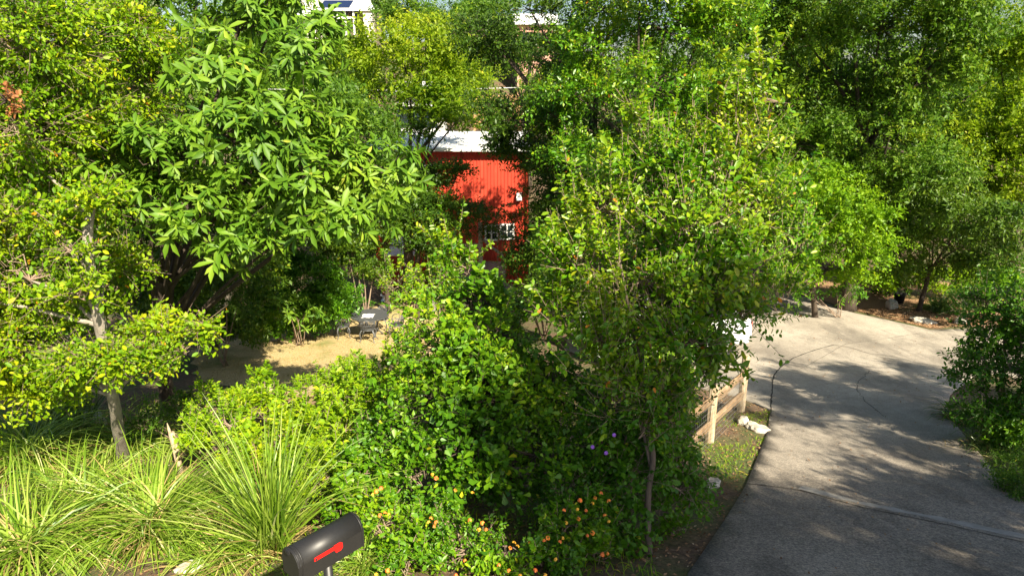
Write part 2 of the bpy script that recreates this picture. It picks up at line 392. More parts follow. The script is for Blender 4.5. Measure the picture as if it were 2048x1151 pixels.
f1 = nz(t, .5, 6, .65); f2 = nz(t, 55, 3, .8); f3 = nz(t, 1.1, 6, .7, stretch=(1, .35, 1)); f4 = nz(t, 9, 6, .7)
c = ramp(t, f1, [(.29, .25, .205), (.45, .395, .325), (.57, .505, .42)], [.3, .52, .72])
c = mixc(t, ramp(t, f3, [(0, 0, 0), (1, 1, 1)], [.5, .68]), c, (.24, .21, .175))
c = mixc(t, .45, c, ramp(t, f4, [(.5, .5, .5), (1, 1, 1)], [.3, .65]), 'MULTIPLY')
c = mixc(t, .75, c, ramp(t, f2, [(.38, .36, .35), (1, 1, 1), (1.0, 1.0, 1.0)], [.36, .52, 1]), 'MULTIPLY')
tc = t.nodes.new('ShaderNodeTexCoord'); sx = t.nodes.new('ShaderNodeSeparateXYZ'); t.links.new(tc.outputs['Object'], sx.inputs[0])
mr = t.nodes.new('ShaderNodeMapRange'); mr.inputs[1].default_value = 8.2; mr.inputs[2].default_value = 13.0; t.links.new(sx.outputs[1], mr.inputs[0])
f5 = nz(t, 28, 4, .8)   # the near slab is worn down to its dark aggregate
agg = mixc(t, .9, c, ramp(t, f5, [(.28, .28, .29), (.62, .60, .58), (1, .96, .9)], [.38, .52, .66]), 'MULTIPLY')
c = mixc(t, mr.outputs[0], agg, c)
t.links.new(c, b.inputs['Base Color']); b.inputs['Roughness'].default_value = .88; bump(t, b, f5, .5, .012)
m_mulch, t, b = newmat('bark mulch'); f2 = nz(t, 26, 5, .75); f1 = nz(t, 1.2, 4)
c = ramp(t, f2, [(.12, .055, .028), (.33, .18, .09), (.50, .33, .18)], [.33, .5, .68])
c = mixc(t, ramp(t, f1, [(0, 0, 0), (1, 1, 1)], [.55, .7]), c, (.26, .21, .08))
t.links.new(c, b.inputs['Base Color']); b.inputs['Roughness'].default_value = .95; bump(t, b, f2, .9, .04)
m_lawn, t, b = newmat('dry lawn'); f2 = nz(t, 30, 5, .75); f1 = nz(t, .8, 5)
c = ramp(t, f2, [(.30, .20, .08), (.52, .39, .18), (.66, .54, .30)], [.33, .5, .68])
c = mixc(t, ramp(t, f1, [(0, 0, 0), (1, 1, 1)], [.5, .7]), c, (.20, .22, .05))
t.links.new(c, b.inputs['Base Color']); b.inputs['Roughness'].default_value = .95; bump(t, b, f2, .8, .03)
# one terrain sheet out to the horizon
xs = np.concatenate([np.linspace(-260, -20, 14)[:-1], np.linspace(-20, 20, 90), np.linspace(20, 260, 14)[1:]])
ys = np.concatenate([np.linspace(-60, -2, 8)[:-1], np.linspace(-2, 34, 90), np.linspace(34, 110, 40)[1:], np.linspace(110, 420, 14)[1:]])
V = np.array([(x, y, g(x, y)) for y in ys for x in xs]); nx = len(xs)
F = np.array([(j * nx + i, j * nx + i + 1, (j + 1) * nx + i + 1, (j + 1) * nx + i) for j in range(len(ys) - 1) for i in range(nx - 1)])
tag(link('ground', np_mesh('ground', V, F, None, True), m_ground), kind='structure')
def BP(px, Y): q = P(px, 575, Y); return Vector((q.x, q.y, g(q.x, q.y)))
def gp(l): return [tuple(G(*p)[:2]) for p in l]
near = [(4.6, 3.0), (2.9, 5.0)]
drv = near[:0] + gp([(1375, 1151), (1490, 975), (1533, 870), (1541, 822), (1480, 795), (1330, 760), (1130, 700), (1150, 600), (1420, 570), (1590, 589), (1700, 625), (1860, 661), (2060, 655)])
drv += [(17.5, 15.5), (13, 14.2)] + gp([(1960, 745), (1900, 790), (1893, 830), (1950, 900), (2048, 1010)]) + [(8.7, 5.5), (8.3, 1.5), (2.2, 1.5)]
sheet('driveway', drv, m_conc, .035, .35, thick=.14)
mul = gp([(1590, 583), (1700, 619), (1858, 656), (2060, 648)]) + [(19, 20)] + gp([(2040, 560), (1900, 565), (1750, 560), (1600, 555)])
sheet('mulch_bed', mul, m_mulch, .012, .4, wob=.12)
lawn = gp([(380, 700), (520, 668), (640, 655), (760, 610), (900, 600), (900, 700), (800, 770), (650, 800), (480, 780), (400, 760)])
sheet('lawn', lawn, m_lawn, .012, .4, wob=.25)
# joints and cracks in the slab
m_crack = plain('dark joint filler', (.03, .026, .02), .95, 0, 40)
m_patch = plain('smooth concrete strip', (.30, .28, .25), .85, 0, 6)
def ribbon(name, pts, wd, jag, m, off, seed=0):
    rn = random.Random(seed); q = []
    for a, b_ in zip(pts, pts[1:]):
        a, b_ = Vector(a), Vector(b_); k = max(1, int((b_ - a).length / .12)); q += [a.lerp(b_, i / k) for i in range(k)]
    q.append(Vector(pts[-1])); V = []; F = []
    for i, p in enumerate(q):
        d = (q[min(i + 1, len(q) - 1)] - q[max(i - 1, 0)]).normalized(); s = Vector((-d.y, d.x)); p = p + s * rn.uniform(-jag, jag)
        ww = wd * rn.uniform(.5, 1.2)
        for sg in (-.5, .5): v = p + s * sg * ww; V.append((v.x, v.y, g(v.x, v.y) + off))
    F = [(2 * i, 2 * i + 1, 2 * i + 3, 2 * i + 2) for i in range(len(q) - 1)]
    me = bpy.data.meshes.new(name); me.from_pydata(V, [], F); return tag(link(name, me, m), kind='structure')
def c2(l, k=6): return [tuple(v)[:2] for v in catmull([(*G(*p)[:2], 0) for p in l], k)]
ribbon('driveway_joint', c2([(1541, 835), (1543, 790), (1550, 750), (1580, 722), (1625, 704), (1668, 692)]), .036, .010, m_crack, .040, 1)
ribbon('driveway_crack', gp([(1668, 692), (1700, 697), (1740, 710), (1795, 716)]), .018, .02, m_crack, .040, 2)
ribbon('driveway_crack', gp([(1740, 744), (1715, 765), (1712, 780), (1730, 806), (1765, 835)]), .014, .03, m_crack, .040, 3)
ribbon('driveway_crack', gp([(1470, 968), (1600, 985), (1720, 1018), (1900, 1055), (2060, 1092)]), .022, .008, m_crack, .043, 4)
ribbon('driveway_strip', gp([(1600, 978), (1720, 1010), (1900, 1046), (2060, 1080)]), .16, .0, m_patch, .039, 5)
ribbon('driveway_joint', gp([(1500, 640), (1560, 633), (1690, 626)]), .02, .004, m_crack, .040, 6)
ribbon('driveway_joint', gp([(1600, 740), (1690, 690), (1840, 668)]), .012, .004, m_crack, .040, 7)

# ------------------------------------------------------------------ rocks
m_rock, t, b = newmat('limestone'); f1 = nz(t, 5, 6, .7)
t.links.new(ramp(t, f1, [(.22, .18, .13), (.46, .42, .35), (.62, .58, .51)], [.3, .5, .7]), b.inputs['Base Color']); b.inputs['Roughness'].default_value = .9; bump(t, b, f1, .7, .03)
def rock(label, p, s, seed, group='white limestone rocks'):
    bm = bmesh.new(); bmesh.ops.create_icosphere(bm, subdivisions=3, radius=.5)
    for v in bm.verts:
        d = noise.noise(v.co * 2.2 + Vector((seed * 7.1, 0, 0))) * .28 + noise.noise(v.co * 6 + Vector((seed, 3, 0))) * .08
        q = v.co.normalized(); v.co *= 1 + d
        v.co.x = round(v.co.x * 3.2) / 3.2 * .35 + v.co.x * .65; v.co.z = min(v.co.z, .36 + .1 * q.x)
        v.co = Vector((v.co.x * s[0], v.co.y * s[1], v.co.z * s[2]))
    o = finish(bm, 'rock', m_rock); o.location = p + Vector((0, 0, s[2] * .22)); o.rotation_euler = (0, 0, seed * 1.3)
    for f in o.data.polygons: f.use_smooth = False
    return tag(o, label, 'rock', group)
rock('upright pointed white rock on the mulch beside the potted plant', G(1782, 615), (.58, .4, .5), 1)
rock('long flat white rock at the middle of the mulch edge', G(1845, 645), (.75, .4, .26), 2)
rock('low white rock in the mulch nearest the shaded corner', G(1920, 647), (.5, .35, .3), 3)
rock('small grey rock in the dark behind the potted plant', G(1770, 586), (.35, .3, .2), 4)
rock('white rock at the foot of the tall fence post', G(1487, 848), (.22, .2, .26), 5)
rock('flat pale rock in the weeds, middle of the group near the fence', G(1505, 855), (.34, .24, .14), 6)
rock('broad pale rock beside the driveway edge near the fence', G(1522, 862), (.34, .28, .16), 7)
rock('pale stone half hidden in shade beside the driveway verge', G(1425, 972), (.3, .22, .18), 8)
rock('round white stone on the dry lawn under the shrubs', G(553, 680), (.36, .36, .42), 9)
rock('pale rock in front of the big grass clump at the bottom edge', G(382, 1142), (.3, .24, .16), 10)
rock('white rock among the vines behind the leaning trunk', G(310, 850), (.3, .26, .3), 11)
rock('grey rock in shade behind the grass clumps', G(185, 850), (.5, .4, .4), 12)

# ------------------------------------------------------------------ split rail fence
m_wood, t, b = newmat('weathered split wood'); f1 = nz(t, 7, 8, .75, stretch=(.35, 3, 3)); f2 = nz(t, 3, 3)
c = ramp(t, f1, [(.09, .05, .025), (.28, .18, .095), (.46, .35, .22)], [.33, .5, .68])
t.links.new(c, b.inputs['Base Color']); b.inputs['Roughness'].default_value = .85; bump(t, b, f1, .9, .02)
m_post, t, b = newmat('weathered post'); f1 = nz(t, 7, 8, .75, stretch=(3, 3, .35))
t.links.new(ramp(t, f1, [(.22, .15, .09), (.46, .35, .22), (.66, .55, .4)], [.33, .5, .68]), b.inputs['Base Color']); b.inputs['Roughness'].default_value = .85; bump(t, b, f1, .9, .02)
m_wire = plain('galvanised wire', (.35, .35, .34), .5, .6)
def post(parent, p, h, wd=.13, seed=0):
    rn = random.Random(seed); bm = bmesh.new(); n = 9; rings = []
    for k in range(8):
        z = h * k / 7; rings.append([bm.verts.new(Vector((math.cos(2 * math.pi * i / n) * wd * .62 * (1 + .18 * noise.noise(Vector((i * 1.7, k * .4, seed)))), math.sin(2 * math.pi * i / n) * wd * .5 * (1 + .18 * noise.noise(Vector((i * 2.1, k * .4, seed + 5)))), z + (rn.uniform(-.02, .02) if k == 7 else 0)))) for i in range(n)])
    for a, c_ in zip(rings, rings[1:]):
        for i in range(n): bm.faces.new((a[i], a[(i + 1) % n], c_[(i + 1) % n], c_[i]))
    bm.faces.new(rings[-1]); o = finish(bm, 'post', m_post, parent); o.location = p; return o
def rail(parent, a, b_, wd=.1, seed=0):
    a, b_ = Vector(a), Vector(b_); d = b_ - a; Ln = d.length; bm = bmesh.new(); n = 6; rings = []
    for k in range(10):
        u = k / 9; tp = .55 if k in (0, 9) else 1
        rings.append([bm.verts.new(Vector((u * Ln, math.cos(2 * math.pi * i / n + .4) * wd * .38 * tp * (1 + .3 * noise.noise(Vector((i * 1.3, k * .35, seed)))), math.sin(2 * math.pi * i / n + .4) * wd * .75 * tp * (1 + .3 * noise.noise(Vector((i * 1.9, k * .35, seed + 4)))) + .02 * math.sin(u * 3 + seed)))) for i in range(n)])
    for q, c_ in zip(rings, rings[1:]):
        for i in range(n): bm.faces.new((q[i], q[(i + 1) % n], c_[(i + 1) % n], c_[i]))
    bm.faces.new(rings[0]); bm.faces.new(rings[-1]); o = finish(bm, 'rail', m_wood, parent)
    o.location = a; o.rotation_euler = d.to_track_quat('X', 'Z').to_euler(); return o
def fence(label, pts, hs, sides, wire=True, seed=0, zs=(.42, .88)):
    b0 = Vector((*pts[0], g(*pts[0]))); f = empty('split_rail_fence', b0); tag(f, label, 'fence')
    tops = []
    for i, p in enumerate(pts):
        q = Vector((*p, g(*p) - .05)); post(f, q - b0, hs[i] + .05, .13, seed + i); tops.append(q - b0)
    for i in range(len(pts) - 1):
        for z in zs:
            rail(f, tops[i] + Vector((0, 0, z * 1.02)), tops[i + 1] + Vector((0, 0, z)), .13, seed + i * 3 + int(z * 9))
        if wire:
            bm = bmesh.new(); a, c_ = tops[i], tops[i + 1]; d = c_ - a; sd = Vector((-d.y, d.x, 0)).normalized() * .07; k = int(d.length / .1)
            for j in range(k + 1):
                q = a + d * (j / k) + sd; bm_tube(bm, [q + Vector((0, 0, .08)), q + Vector((0, 0, .98))], .0022, 3, cap=False)
            for z in [.08 + .1 * j for j in range(10)]: bm_tube(bm, [a + sd + Vector((0, 0, z)), c_ + sd + Vector((0, 0, z))], .0022, 3, cap=False)
            finish(bm, 'wire_mesh', m_wire, f)
    return f
pA = G(1481, 822); pA = (pA.x, pA.y); pB = (pA[0] - 1.15, pA[1] - 1.75); pC = (pB[0] - 1.25, pB[1] - 1.9)
fence('rustic split rail fence with wire mesh ending at the driveway', [pA, pB, pC], [1.22, 1.12, 1.1], 1, seed=3)
a0 = P(555, 783, 11.9); a1 = P(645, 802, 11.3); dv = ((a1 - a0).to_2d()).normalized()
q0 = a0.to_2d() - dv * .25; q1 = q0 + dv * 2.3; q2 = q1 + dv * 2.4
fence('split rail fence half buried in vines between the lawn and the grass clumps', [tuple(q0), tuple(q1), tuple(q2)], [.8, .78, .8], 1, False, seed=11, zs=(.3, .66))
s = empty('wooden_stake', G(362, 950)); tag(s, 'short broken wooden stake standing among the grass clumps', 'stake')
bm = bmesh.new(); bm_tube(bm, [(0, 0, -.1), (-.01, 0, .3), (-.05, .02, .74)], [.055, .052, .045], 7, .12, 4); finish(bm, 'shaft', m_post, s)
bm = bmesh.new(); bm_tube(bm, [(-.07, .02, .70), (-.085, .02, .80), (-.095, .02, .90)], [.028, .022, .004], 5, .2, 5); finish(bm, 'splinter', m_post, s)

# ------------------------------------------------------------------ mailbox
m_black, t, b = newmat('black powder coat'); f1 = nz(t, 60, 3)
t.links.new(ramp(t, f1, [(.012, .012, .013), (.022, .021, .02)]), b.inputs['Base Color']); b.inputs['Roughness'].default_value = .46; bump(t, b, f1, .08, .002)
m_red = plain('red flag paint', (.75, .012, .01), .35, 0, 20, .08)
MB0 = P(588, 1118, 3.75)          # lower part of the door end, near
mb_pos = P(651, 1083, 3.95); gz = g(mb_pos.x, mb_pos.y)
mb = empty('mailbox', (mb_pos.x, mb_pos.y, gz), R(49)); tag(mb, 'black metal mailbox with red flag on a post by the lantana', 'mailbox')
HB = mb_pos.z - gz - .12; LB, WB, SB = .50, .19, .125
def arch_prof(w_, s_, n=14, r=0):
    q = [(-w_ / 2, 0)]; q += [(-w_ / 2 * math.cos(math.pi * i / n), s_ + w_ / 2 * math.sin(math.pi * i / n)) for i in range(n + 1)]; q += [(w_ / 2, 0)]; return q
def arch_solid(x0, x1, w_, s_, z0=0, n=14):
    bm = bmesh.new(); A = [bm.verts.new((x0, y, z0 + z)) for y, z in arch_prof(w_, s_, n)]; B = [bm.verts.new((x1, y, z0 + z)) for y, z in arch_prof(w_, s_, n)]
    k = len(A)
    for i in range(k):
        f = bm.faces.new((A[i], A[(i + 1) % k], B[(i + 1) % k], B[i])); f.smooth = 1 <= i < k - 2
    bm.faces.new(A[::-1]); bm.faces.new(B); return bm
bm = arch_solid(-LB / 2, LB / 2, WB, SB, HB); bmesh.ops.bevel(bm, geom=[e for e in bm.edges if abs(e.verts[0].co.x - e.verts[1].co.x) < 1e-5], offset=.006, segments=2, affect='EDGES')
o = finish(bm, 'body', m_black, mb)
bm = arch_solid(-LB / 2 - .022, -LB / 2 - .002, WB + .012, SB, HB - .002); bmesh.ops.bevel(bm, geom=[e for e in bm.edges if abs(e.verts[0].co.x - e.verts[1].co.x) < 1e-5], offset=.007, segments=3, affect='EDGES')
dr = finish(bm, 'door', m_black, mb)
bm = bmesh.new(); bm_box(bm, (-LB / 2 - .03, 0, HB + SB + WB * .42), (.02, .04, .03)); bmesh.ops.bevel(bm, geom=list(bm.edges), offset=.004, segments=2, affect='EDGES'); finish(bm, 'latch', m_black, dr)
bm = arch_solid(-LB / 2 + .012, -LB / 2 + .02, WB + .006, SB + .0, HB - .001); finish(bm, 'rim_bead', m_black, mb)
bm = arch_solid(LB / 2 - .02, LB / 2 - .012, WB + .006, SB, HB - .001); finish(bm, 'rim_bead', m_black, mb)
# flag lies along the side that faces the camera's right
fl = [(-.155, .108), (-.155, .134), (-.0, .134), (-.0, .142), (.05, .142), (.066, .13), (.066, .094), (.052, .08), (.012, .08), (-.002, .108)]
bm = bmesh.new(); ys_ = -WB / 2 - .004
A = [bm.verts.new((x + .0, ys_ - .004, HB + z)) for x, z in fl]; B = [bm.verts.new((x, ys_, HB + z)) for x, z in fl]
for i in range(len(A)): bm.faces.new((A[i], A[(i + 1) % len(A)], B[(i + 1) % len(A)], B[i]))
bm.faces.new(A); bm.faces.new(B); finish(bm, 'flag', m_red, mb)
bm = bmesh.new(); bm_tube(bm, [(-.143, ys_ - .010, HB + .121), (-.143, ys_ + .004, HB + .121)], .007, 10); finish(bm, 'flag_pivot', m_black, mb)
bm = bmesh.new(); bm_tube(bm, [(0, 0, -.2), (0, 0, HB - .02)], .032, 14); finish(bm, 'post', m_black, mb)
bm = bmesh.new(); bm_box(bm, (0, 0, HB - .012), (.3, .13, .02)); finish(bm, 'bracket', m_black, mb, bevel=.004)

# ------------------------------------------------------------------ table and chairs
m_iron = plain('grey cast metal', (.10, .105, .11), .45, .3, 30)
def chair(label, p, rz, first=None):
    if first is not None:
        r = first.copy(); C.objects.link(r); r.location = p; r.rotation_euler = (0, 0, rz)
        for ch in first.children:
            c_ = ch.copy(); C.objects.link(c_); c_.parent = r
        tag(r, label); return r
    t_ = empty('garden_chair', p, rz); tag(t_, label, 'chair', 'cast metal garden chairs round the table')
    bm = bmesh.new(); bm_tube(bm, [(math.cos(a) * .22, math.sin(a) * .21, .44) for a in np.linspace(0, 2 * math.pi, 21)], .016, 6, cap=False)
    for k in range(-5, 6):
        x = k * .036; y = math.sqrt(max(0, 1 - (x / .22) ** 2)) * .2; bm_box(bm, (x, 0, .44), (.014, 2 * y, .01)); y2 = math.sqrt(max(0, 1 - (x / .21) ** 2)) * .21
        bm_box(bm, (0, x, .447), (2 * y2, .014, .01))
    bmesh.ops.create_circle
    finish(bm, 'seat', m_iron, t_)
    bm = bmesh.new()   # curved lattice back with a crest, open side towards +y
    def bp(a, z): return Vector((math.cos(a) * (.235 + .05 * (z - .44)), -math.sin(a) * (.22 + .12 * (z - .44)) - .02, z))
    top = lambda a: .72 + .11 * math.exp(-((a - math.pi / 2) / .38) ** 2) + .02 * math.cos(6 * a)
    A_ = np.linspace(.02, math.pi - .02, 15)
    bm_tube(bm, [bp(a, top(a)) for a in A_], .014, 6); bm_tube(bm, [bp(a, .5) for a in A_], .009, 5)
    for i in range(14):
        for a_, b_ in ((i, i + 1), (i + 1, i)):
            q = [bp(A_[a_] * (1 - u) + A_[b_] * u, .5 + u * (top(A_[a_] * (1 - u) + A_[b_] * u) - .5)) for u in (0, .5, 1)]; bm_tube(bm, q, .007, 4)
    for i in range(2, 13, 2):
        z = .5 + (top(A_[i]) - .5) * .5; bm_tube(bm, [bp(A_[i], z) + Vector((math.cos(k) * .035, 0, math.sin(k) * .035)) for k in np.linspace(0, 6.28, 9)], .006, 4)
    finish(bm, 'backrest', m_iron, t_)
    for sx in (-1, 1):
        bm = bmesh.new(); bm_tube(bm, catmull([(sx * .235, .0, .70), (sx * .26, .12, .68), (sx * .255, .19, .6), (sx * .21, .17, .45)], 4), .013, 6); finish(bm, 'armrest', m_iron, t_)
        for sy in (-1, 1):
            bm = bmesh.new(); bm_tube(bm, catmull([(sx * .16, sy * .15, .44), (sx * .22, sy * .19, .30), (sx * .19, sy * .17, .14), (sx * .26, sy * .24, .0)], 4), [.02] * 8 + [.014] * 5, 6); finish(bm, 'leg', m_iron, t_)
    return t_
TB = G(742, 672)
tb = empty('garden_table', TB); tag(tb, 'round grey cast metal garden table on the dry lawn', 'table')
bm = bmesh.new(); bmesh.ops.create_circle(bm, cap_ends=True, radius=.6, segments=48); ex = bmesh.ops.extrude_face_region(bm, geom=bm.faces[:])
for v in [v for v in ex['geom'] if isinstance(v, bmesh.types.BMVert)]: v.co.z += .03
bmesh.ops.translate(bm, verts=bm.verts, vec=(0, 0, .71)); finish(bm, 'tabletop', m_iron, tb)
for i in range(4):
    a = i * math.pi / 2 + .6; bm = bmesh.new(); bm_tube(bm, catmull([(math.cos(a) * .42, math.sin(a) * .42, .70), (math.cos(a) * .3, math.sin(a) * .3, .5), (math.cos(a) * .22, math.sin(a) * .22, .25), (math.cos(a) * .42, math.sin(a) * .42, .0)], 5), .022, 7); finish(bm, 'leg', m_iron, tb)
bm = bmesh.new(); bm_tube(bm, [(math.cos(a) * .24, math.sin(a) * .24, .3) for a in np.linspace(0, 2 * math.pi, 20)], .012, 6, cap=False); finish(bm, 'stretcher', m_iron, tb)
ch1 = chair('garden chair nearest the camera with its back turned to it', TB + Vector((.1, -.85, g(TB.x + .1, TB.y - .85) - TB.z)), 0)
chair('garden chair at the left of the round table', TB + Vector((-.82, -.3, g(TB.x - .82, TB.y - .3) - TB.z)), R(-70), ch1)
chair('garden chair at the right of the round table beside the bush', TB + Vector((.85, -.05, g(TB.x + .85, TB.y) - TB.z)), R(85), ch1)
chair('garden chair in shade on the far side of the table', TB + Vector((.2, .85, g(TB.x + .2, TB.y + .85) - TB.z)), R(175), ch1)
m_white = plain('white paper', (.8, .8, .78), .6, 0, 8, .05)
bm = bmesh.new()
bmesh.ops.create_grid(bm, x_segments=10, y_segments=8, size=.17)
for v in bm.verts: v.co.z = .035 * abs(noise.noise(v.co * 9)) + .004; v.co.x *= 1.1 + .5 * noise.noise(v.co * 5)
bmesh.ops.solidify(bm, geom=bm.faces[:], thickness=.004)
o = finish(bm, 'crumpled_cloth', m_white); o.location = TB + Vector((-.02, -.15, .745)); tag(o, 'small crumpled white cloth lying on the round table', 'cloth')
m_terra = plain('red brown clay', (.28, .07, .04), .7); m_pot = plain('black plastic pot', (.02, .02, .02), .6)
def lathe(prof, n=20):
    bm = bmesh.new(); rings = [[bm.verts.new((r * math.cos(2 * math.pi * i / n), r * math.sin(2 * math.pi * i / n), z)) for i in range(n)] for r, z in prof]
    for a, b_ in zip(rings, rings[1:]):
        for i in range(n): f = bm.faces.new((a[i], a[(i + 1) % n], b_[(i + 1) % n], b_[i])); f.smooth = True
    bm.faces.new(rings[0][::-1]); bm.faces.new(rings[-1]); return bm
fp = empty('clay_pot', G(770, 602)); tag(fp, 'small red brown pot on a white stand at the back of the lawn', 'pot')
finish(lathe([(.12, 0), (.16, .02), (.16, .05), (.09, .08), (.09, .2), (.17, .24), (.17, .27)]), 'stand', m_white, fp)
finish(lathe([(.09, .272), (.11, .3), (.15, .5), (.165, .52), (.165, .56), (.14, .56), (.13, .5)]), 'bowl', m_terra, fp)

# ------------------------------------------------------------------ red house
m_redm, t, b = newmat('red metal siding'); f1 = nz(t, 1.8, 7, .7, stretch=(1.6, 1, .25))
t.links.new(ramp(t, f1, [(.36, .035, .02), (.54, .055, .026), (.60, .10, .06)], [.3, .55, .75]), b.inputs['Base Color']); b.inputs['Roughness'].default_value = .5
m_roof, t, b = newmat('white metal roof'); f1 = nz(t, 1.5, 6, stretch=(.3, 1, 1))
t.links.new(ramp(t, f1, [(.55, .54, .52), (.8, .8, .8)], [.3, .5]), b.inputs['Base Color']); b.inputs['Roughness'].default_value = .45
m_glass, t, b = newmat('window glass'); b.inputs['Base Color'].default_value = (.02, .03, .035, 1); b.inputs['Roughness'].default_value = .06
m_trim = plain('white trim', (.75, .75, .73), .5, 0, 10, .05)
HY = 28.0; XR = P(1056, 380, HY).x; XL = P(745, 380, HY).x; ZE = P(900, 298, HY).z; ZB = g(-3, HY) - .3
house = empty('red_house', (XR, HY, g(XR, HY))); tag(house, 'red metal clad house with white roof behind the trees', 'house')
def ribbed(name, A, B, z0, z1, out, m, parent, sp=.14):
    """wall of trapezoid ribs from A to B"""
    A, B = Vector(A), Vector(B); d = B - A; Ln = d.length; d.normalize(); n = Vector(out); k = int(Ln / sp); V = []; F = []
    for i in range(k + 1):
        for du, h in ((0, 0), (.62, 0), (.70, .028), (.88, .028)):
            u = min((i + du) * sp, Ln); q = A + d * u + n * h; V.append((q.x, q.y, z0)); V.append((q.x, q.y, z1))
    F = [(2 * i, 2 * i + 2, 2 * i + 3, 2 * i + 1) for i in range(len(V) // 2 - 1)]
    me = bpy.data.meshes.new(name); me.from_pydata(V, [], F); return link(name, me, m, parent)
ribbed('front_wall', (XR, HY, 0), (XL, HY, 0), ZB, ZE - .05, (0, -1, 0), m_redm, house)
ribbed('side_wall', (XR, HY + 8, 0), (XR, HY, 0), ZB, ZE - .05, (1, 0, 0), m_redm, house)
bm = bmesh.new(); bm_box(bm, ((XL + XR) / 2, HY + 4.05, (ZB + ZE) / 2 - .1), (XR - XL - .1, 7.9, ZE - ZB - .3)); finish(bm, 'core', m_redm, house, True)
bm = bmesh.new(); rz = .32; x0, x1 = XL - .3, XR + .12
pr = [(HY - .28, ZE - .02), (HY + 4, ZE + rz), (HY + 8.3, ZE - .02), (HY + 8.3, ZE + .07), (HY + 4, ZE + rz + .09), (HY - .28, ZE + .07)]
A = [bm.verts.new((x0, y, z)) for y, z in pr]; B = [bm.verts.new((x1, y, z)) for y, z in pr]
for i in range(6): bm.faces.new((A[i], A[(i + 1) % 6], B[(i + 1) % 6], B[i]))
bm.faces.new(A); bm.faces.new(B)
for k in range(int((x1 - x0) / .45)):
    x = x0 + .2 + k * .45; a_ = math.atan2(rz, 4.28); L_ = math.hypot(4.28, rz)
    bm_box(bm, (x, HY - .28 + 4.28 / 2, ZE + .02 + rz / 2 + .085), (.03, L_, .03), Matrix.Rotation(a_, 3, 'X'))
finish(bm, 'roof', m_roof, house, True)
bm = bmesh.new(); bm_box(bm, ((x0 + x1) / 2, HY - .36, ZE + .0), (x1 - x0, .12, .12)); finish(bm, 'gutter', m_trim, house, True, bevel=.01)
bm = bmesh.new(); bm_tube(bm, [(XR - .06, HY - .32, ZE - .05), (XR - .06, HY - .08, ZE - .4), (XR - .06, HY - .08, ZB + .3)], .04, 8); finish(bm, 'downpipe', m_redm, house, True)
def window(parent, px0, py0, px1, py1, Y, nm='window', npane=2):
    a = P(px0, py1, Y); b_ = P(px1, py0, Y); w_ = b_.x - a.x; h_ = b_.z - a.z; c_ = Vector(((a.x + b_.x) / 2, Y, (a.z + b_.z) / 2))
    bm = bmesh.new(); f = .07
    for q, s_ in (((-w_ / 2, 0), (f, h_)), ((w_ / 2, 0), (f, h_)), ((0, 0), (f * .8, h_ - .02))): bm_box(bm, (c_.x + q[0], Y - .05, c_.z + q[1]), (s_[0], .06, s_[1]))
    for z in (-h_ / 2, h_ / 2): bm_box(bm, (c_.x, Y - .055, c_.z + z), (w_ + f, .07, f))
    bm_box(bm, (c_.x, Y - .045, c_.z), (w_, .04, .035))
    o = finish(bm, nm, m_trim, parent, True)
    bm = bmesh.new(); bm_box(bm, (c_.x, Y - .035, c_.z), (w_, .012, h_)); finish(bm, 'pane', m_glass, o, True)
    return o
window(house, 1001, 448, 1027, 477, HY - .03); window(house, 971, 450, 995, 479, HY - .03)
window(house, 838, 330, 872, 362, HY - .03)
bm = bmesh.new(); a = P(1038, 393, HY - .14); bm_box(bm, a, (.24, .2, .3), None, .85); finish(bm, 'vent_box', m_white, house, True, bevel=.015)
bm = bmesh.new(); a = P(812, 492, HY - .9); bm_box(bm, a, (1.3, 1.6, .06), Matrix.Rotation(R(14), 3, 'X')); finish(bm, 'awning', m_roof, house, True)
# deck with post and rails
m_deck, t, b = newmat('grey deck boards'); f1 = nz(t, 6, 6, .7, stretch=(.3, 4, 1))
t.links.new(ramp(t, f1, [(.14, .125, .11), (.34, .31, .28)], [.3, .65]), b.inputs['Base Color']); b.inputs['Roughness'].default_value = .85
DY = 24.0; dz = P(985, 575, DY).z; dx0, dx1 = P(860, 575, DY).x, P(1010, 560, DY + 1).x
dk = empty('wooden_deck', (dx1, DY, g(dx1, DY))); tag(dk, 'grey wooden deck with posts and handrail in front of the red house', 'deck')
bm = bmesh.new(); k = int((HY - .1 - DY) / .15)
for i in range(k): bm_box(bm, ((dx0 + dx1) / 2, DY + .07 + i * .15, dz), (dx1 - dx0, .138, .04))
finish(bm, 'boards', m_deck, dk, True)
bm = bmesh.new(); bm_box(bm, ((dx0 + dx1) / 2, DY - .02, dz - .15), (dx1 - dx0, .04, .22)); finish(bm, 'fascia', m_deck, dk, True)
for i in range(3):
    bm = bmesh.new(); q = (dx1 + .1 + i * .28, DY + .5, dz - .2 - i * .2); bm_box(bm, q, (.34, 1.3, .05)); bm_box(bm, (q[0], q[1], q[2] - .1), (.3, 1.2, .14)); finish(bm, 'step', m_deck, dk, True)
pp = P(962, 575, DY); pt = P(957, 445, DY).z
for x, h_ in ((pp.x, pt), (dx0 + .1, pt - .8), (pp.x - 1.6, pt - .8)):
    bm = bmesh.new(); bm_box(bm, (x, DY + .08, (g(x, DY) + h_) / 2), (.15, .15, h_ - g(x, DY))); finish(bm, 'post', m_deck, dk, True, bevel=.01)
bm = bmesh.new(); e1 = P(1016, 520, DY - .3); bm_tube(bm, [(pp.x, DY, P(957, 475, DY).z), tuple(e1)], .05, 4); finish(bm, 'handrail', m_deck, dk, True)
bm = bmesh.new(); bm_box(bm, ((dx0 + pp.x) / 2, DY + .08, pt - .85), (pp.x - dx0, .09, .14)); finish(bm, 'handrail', m_deck, dk, True)

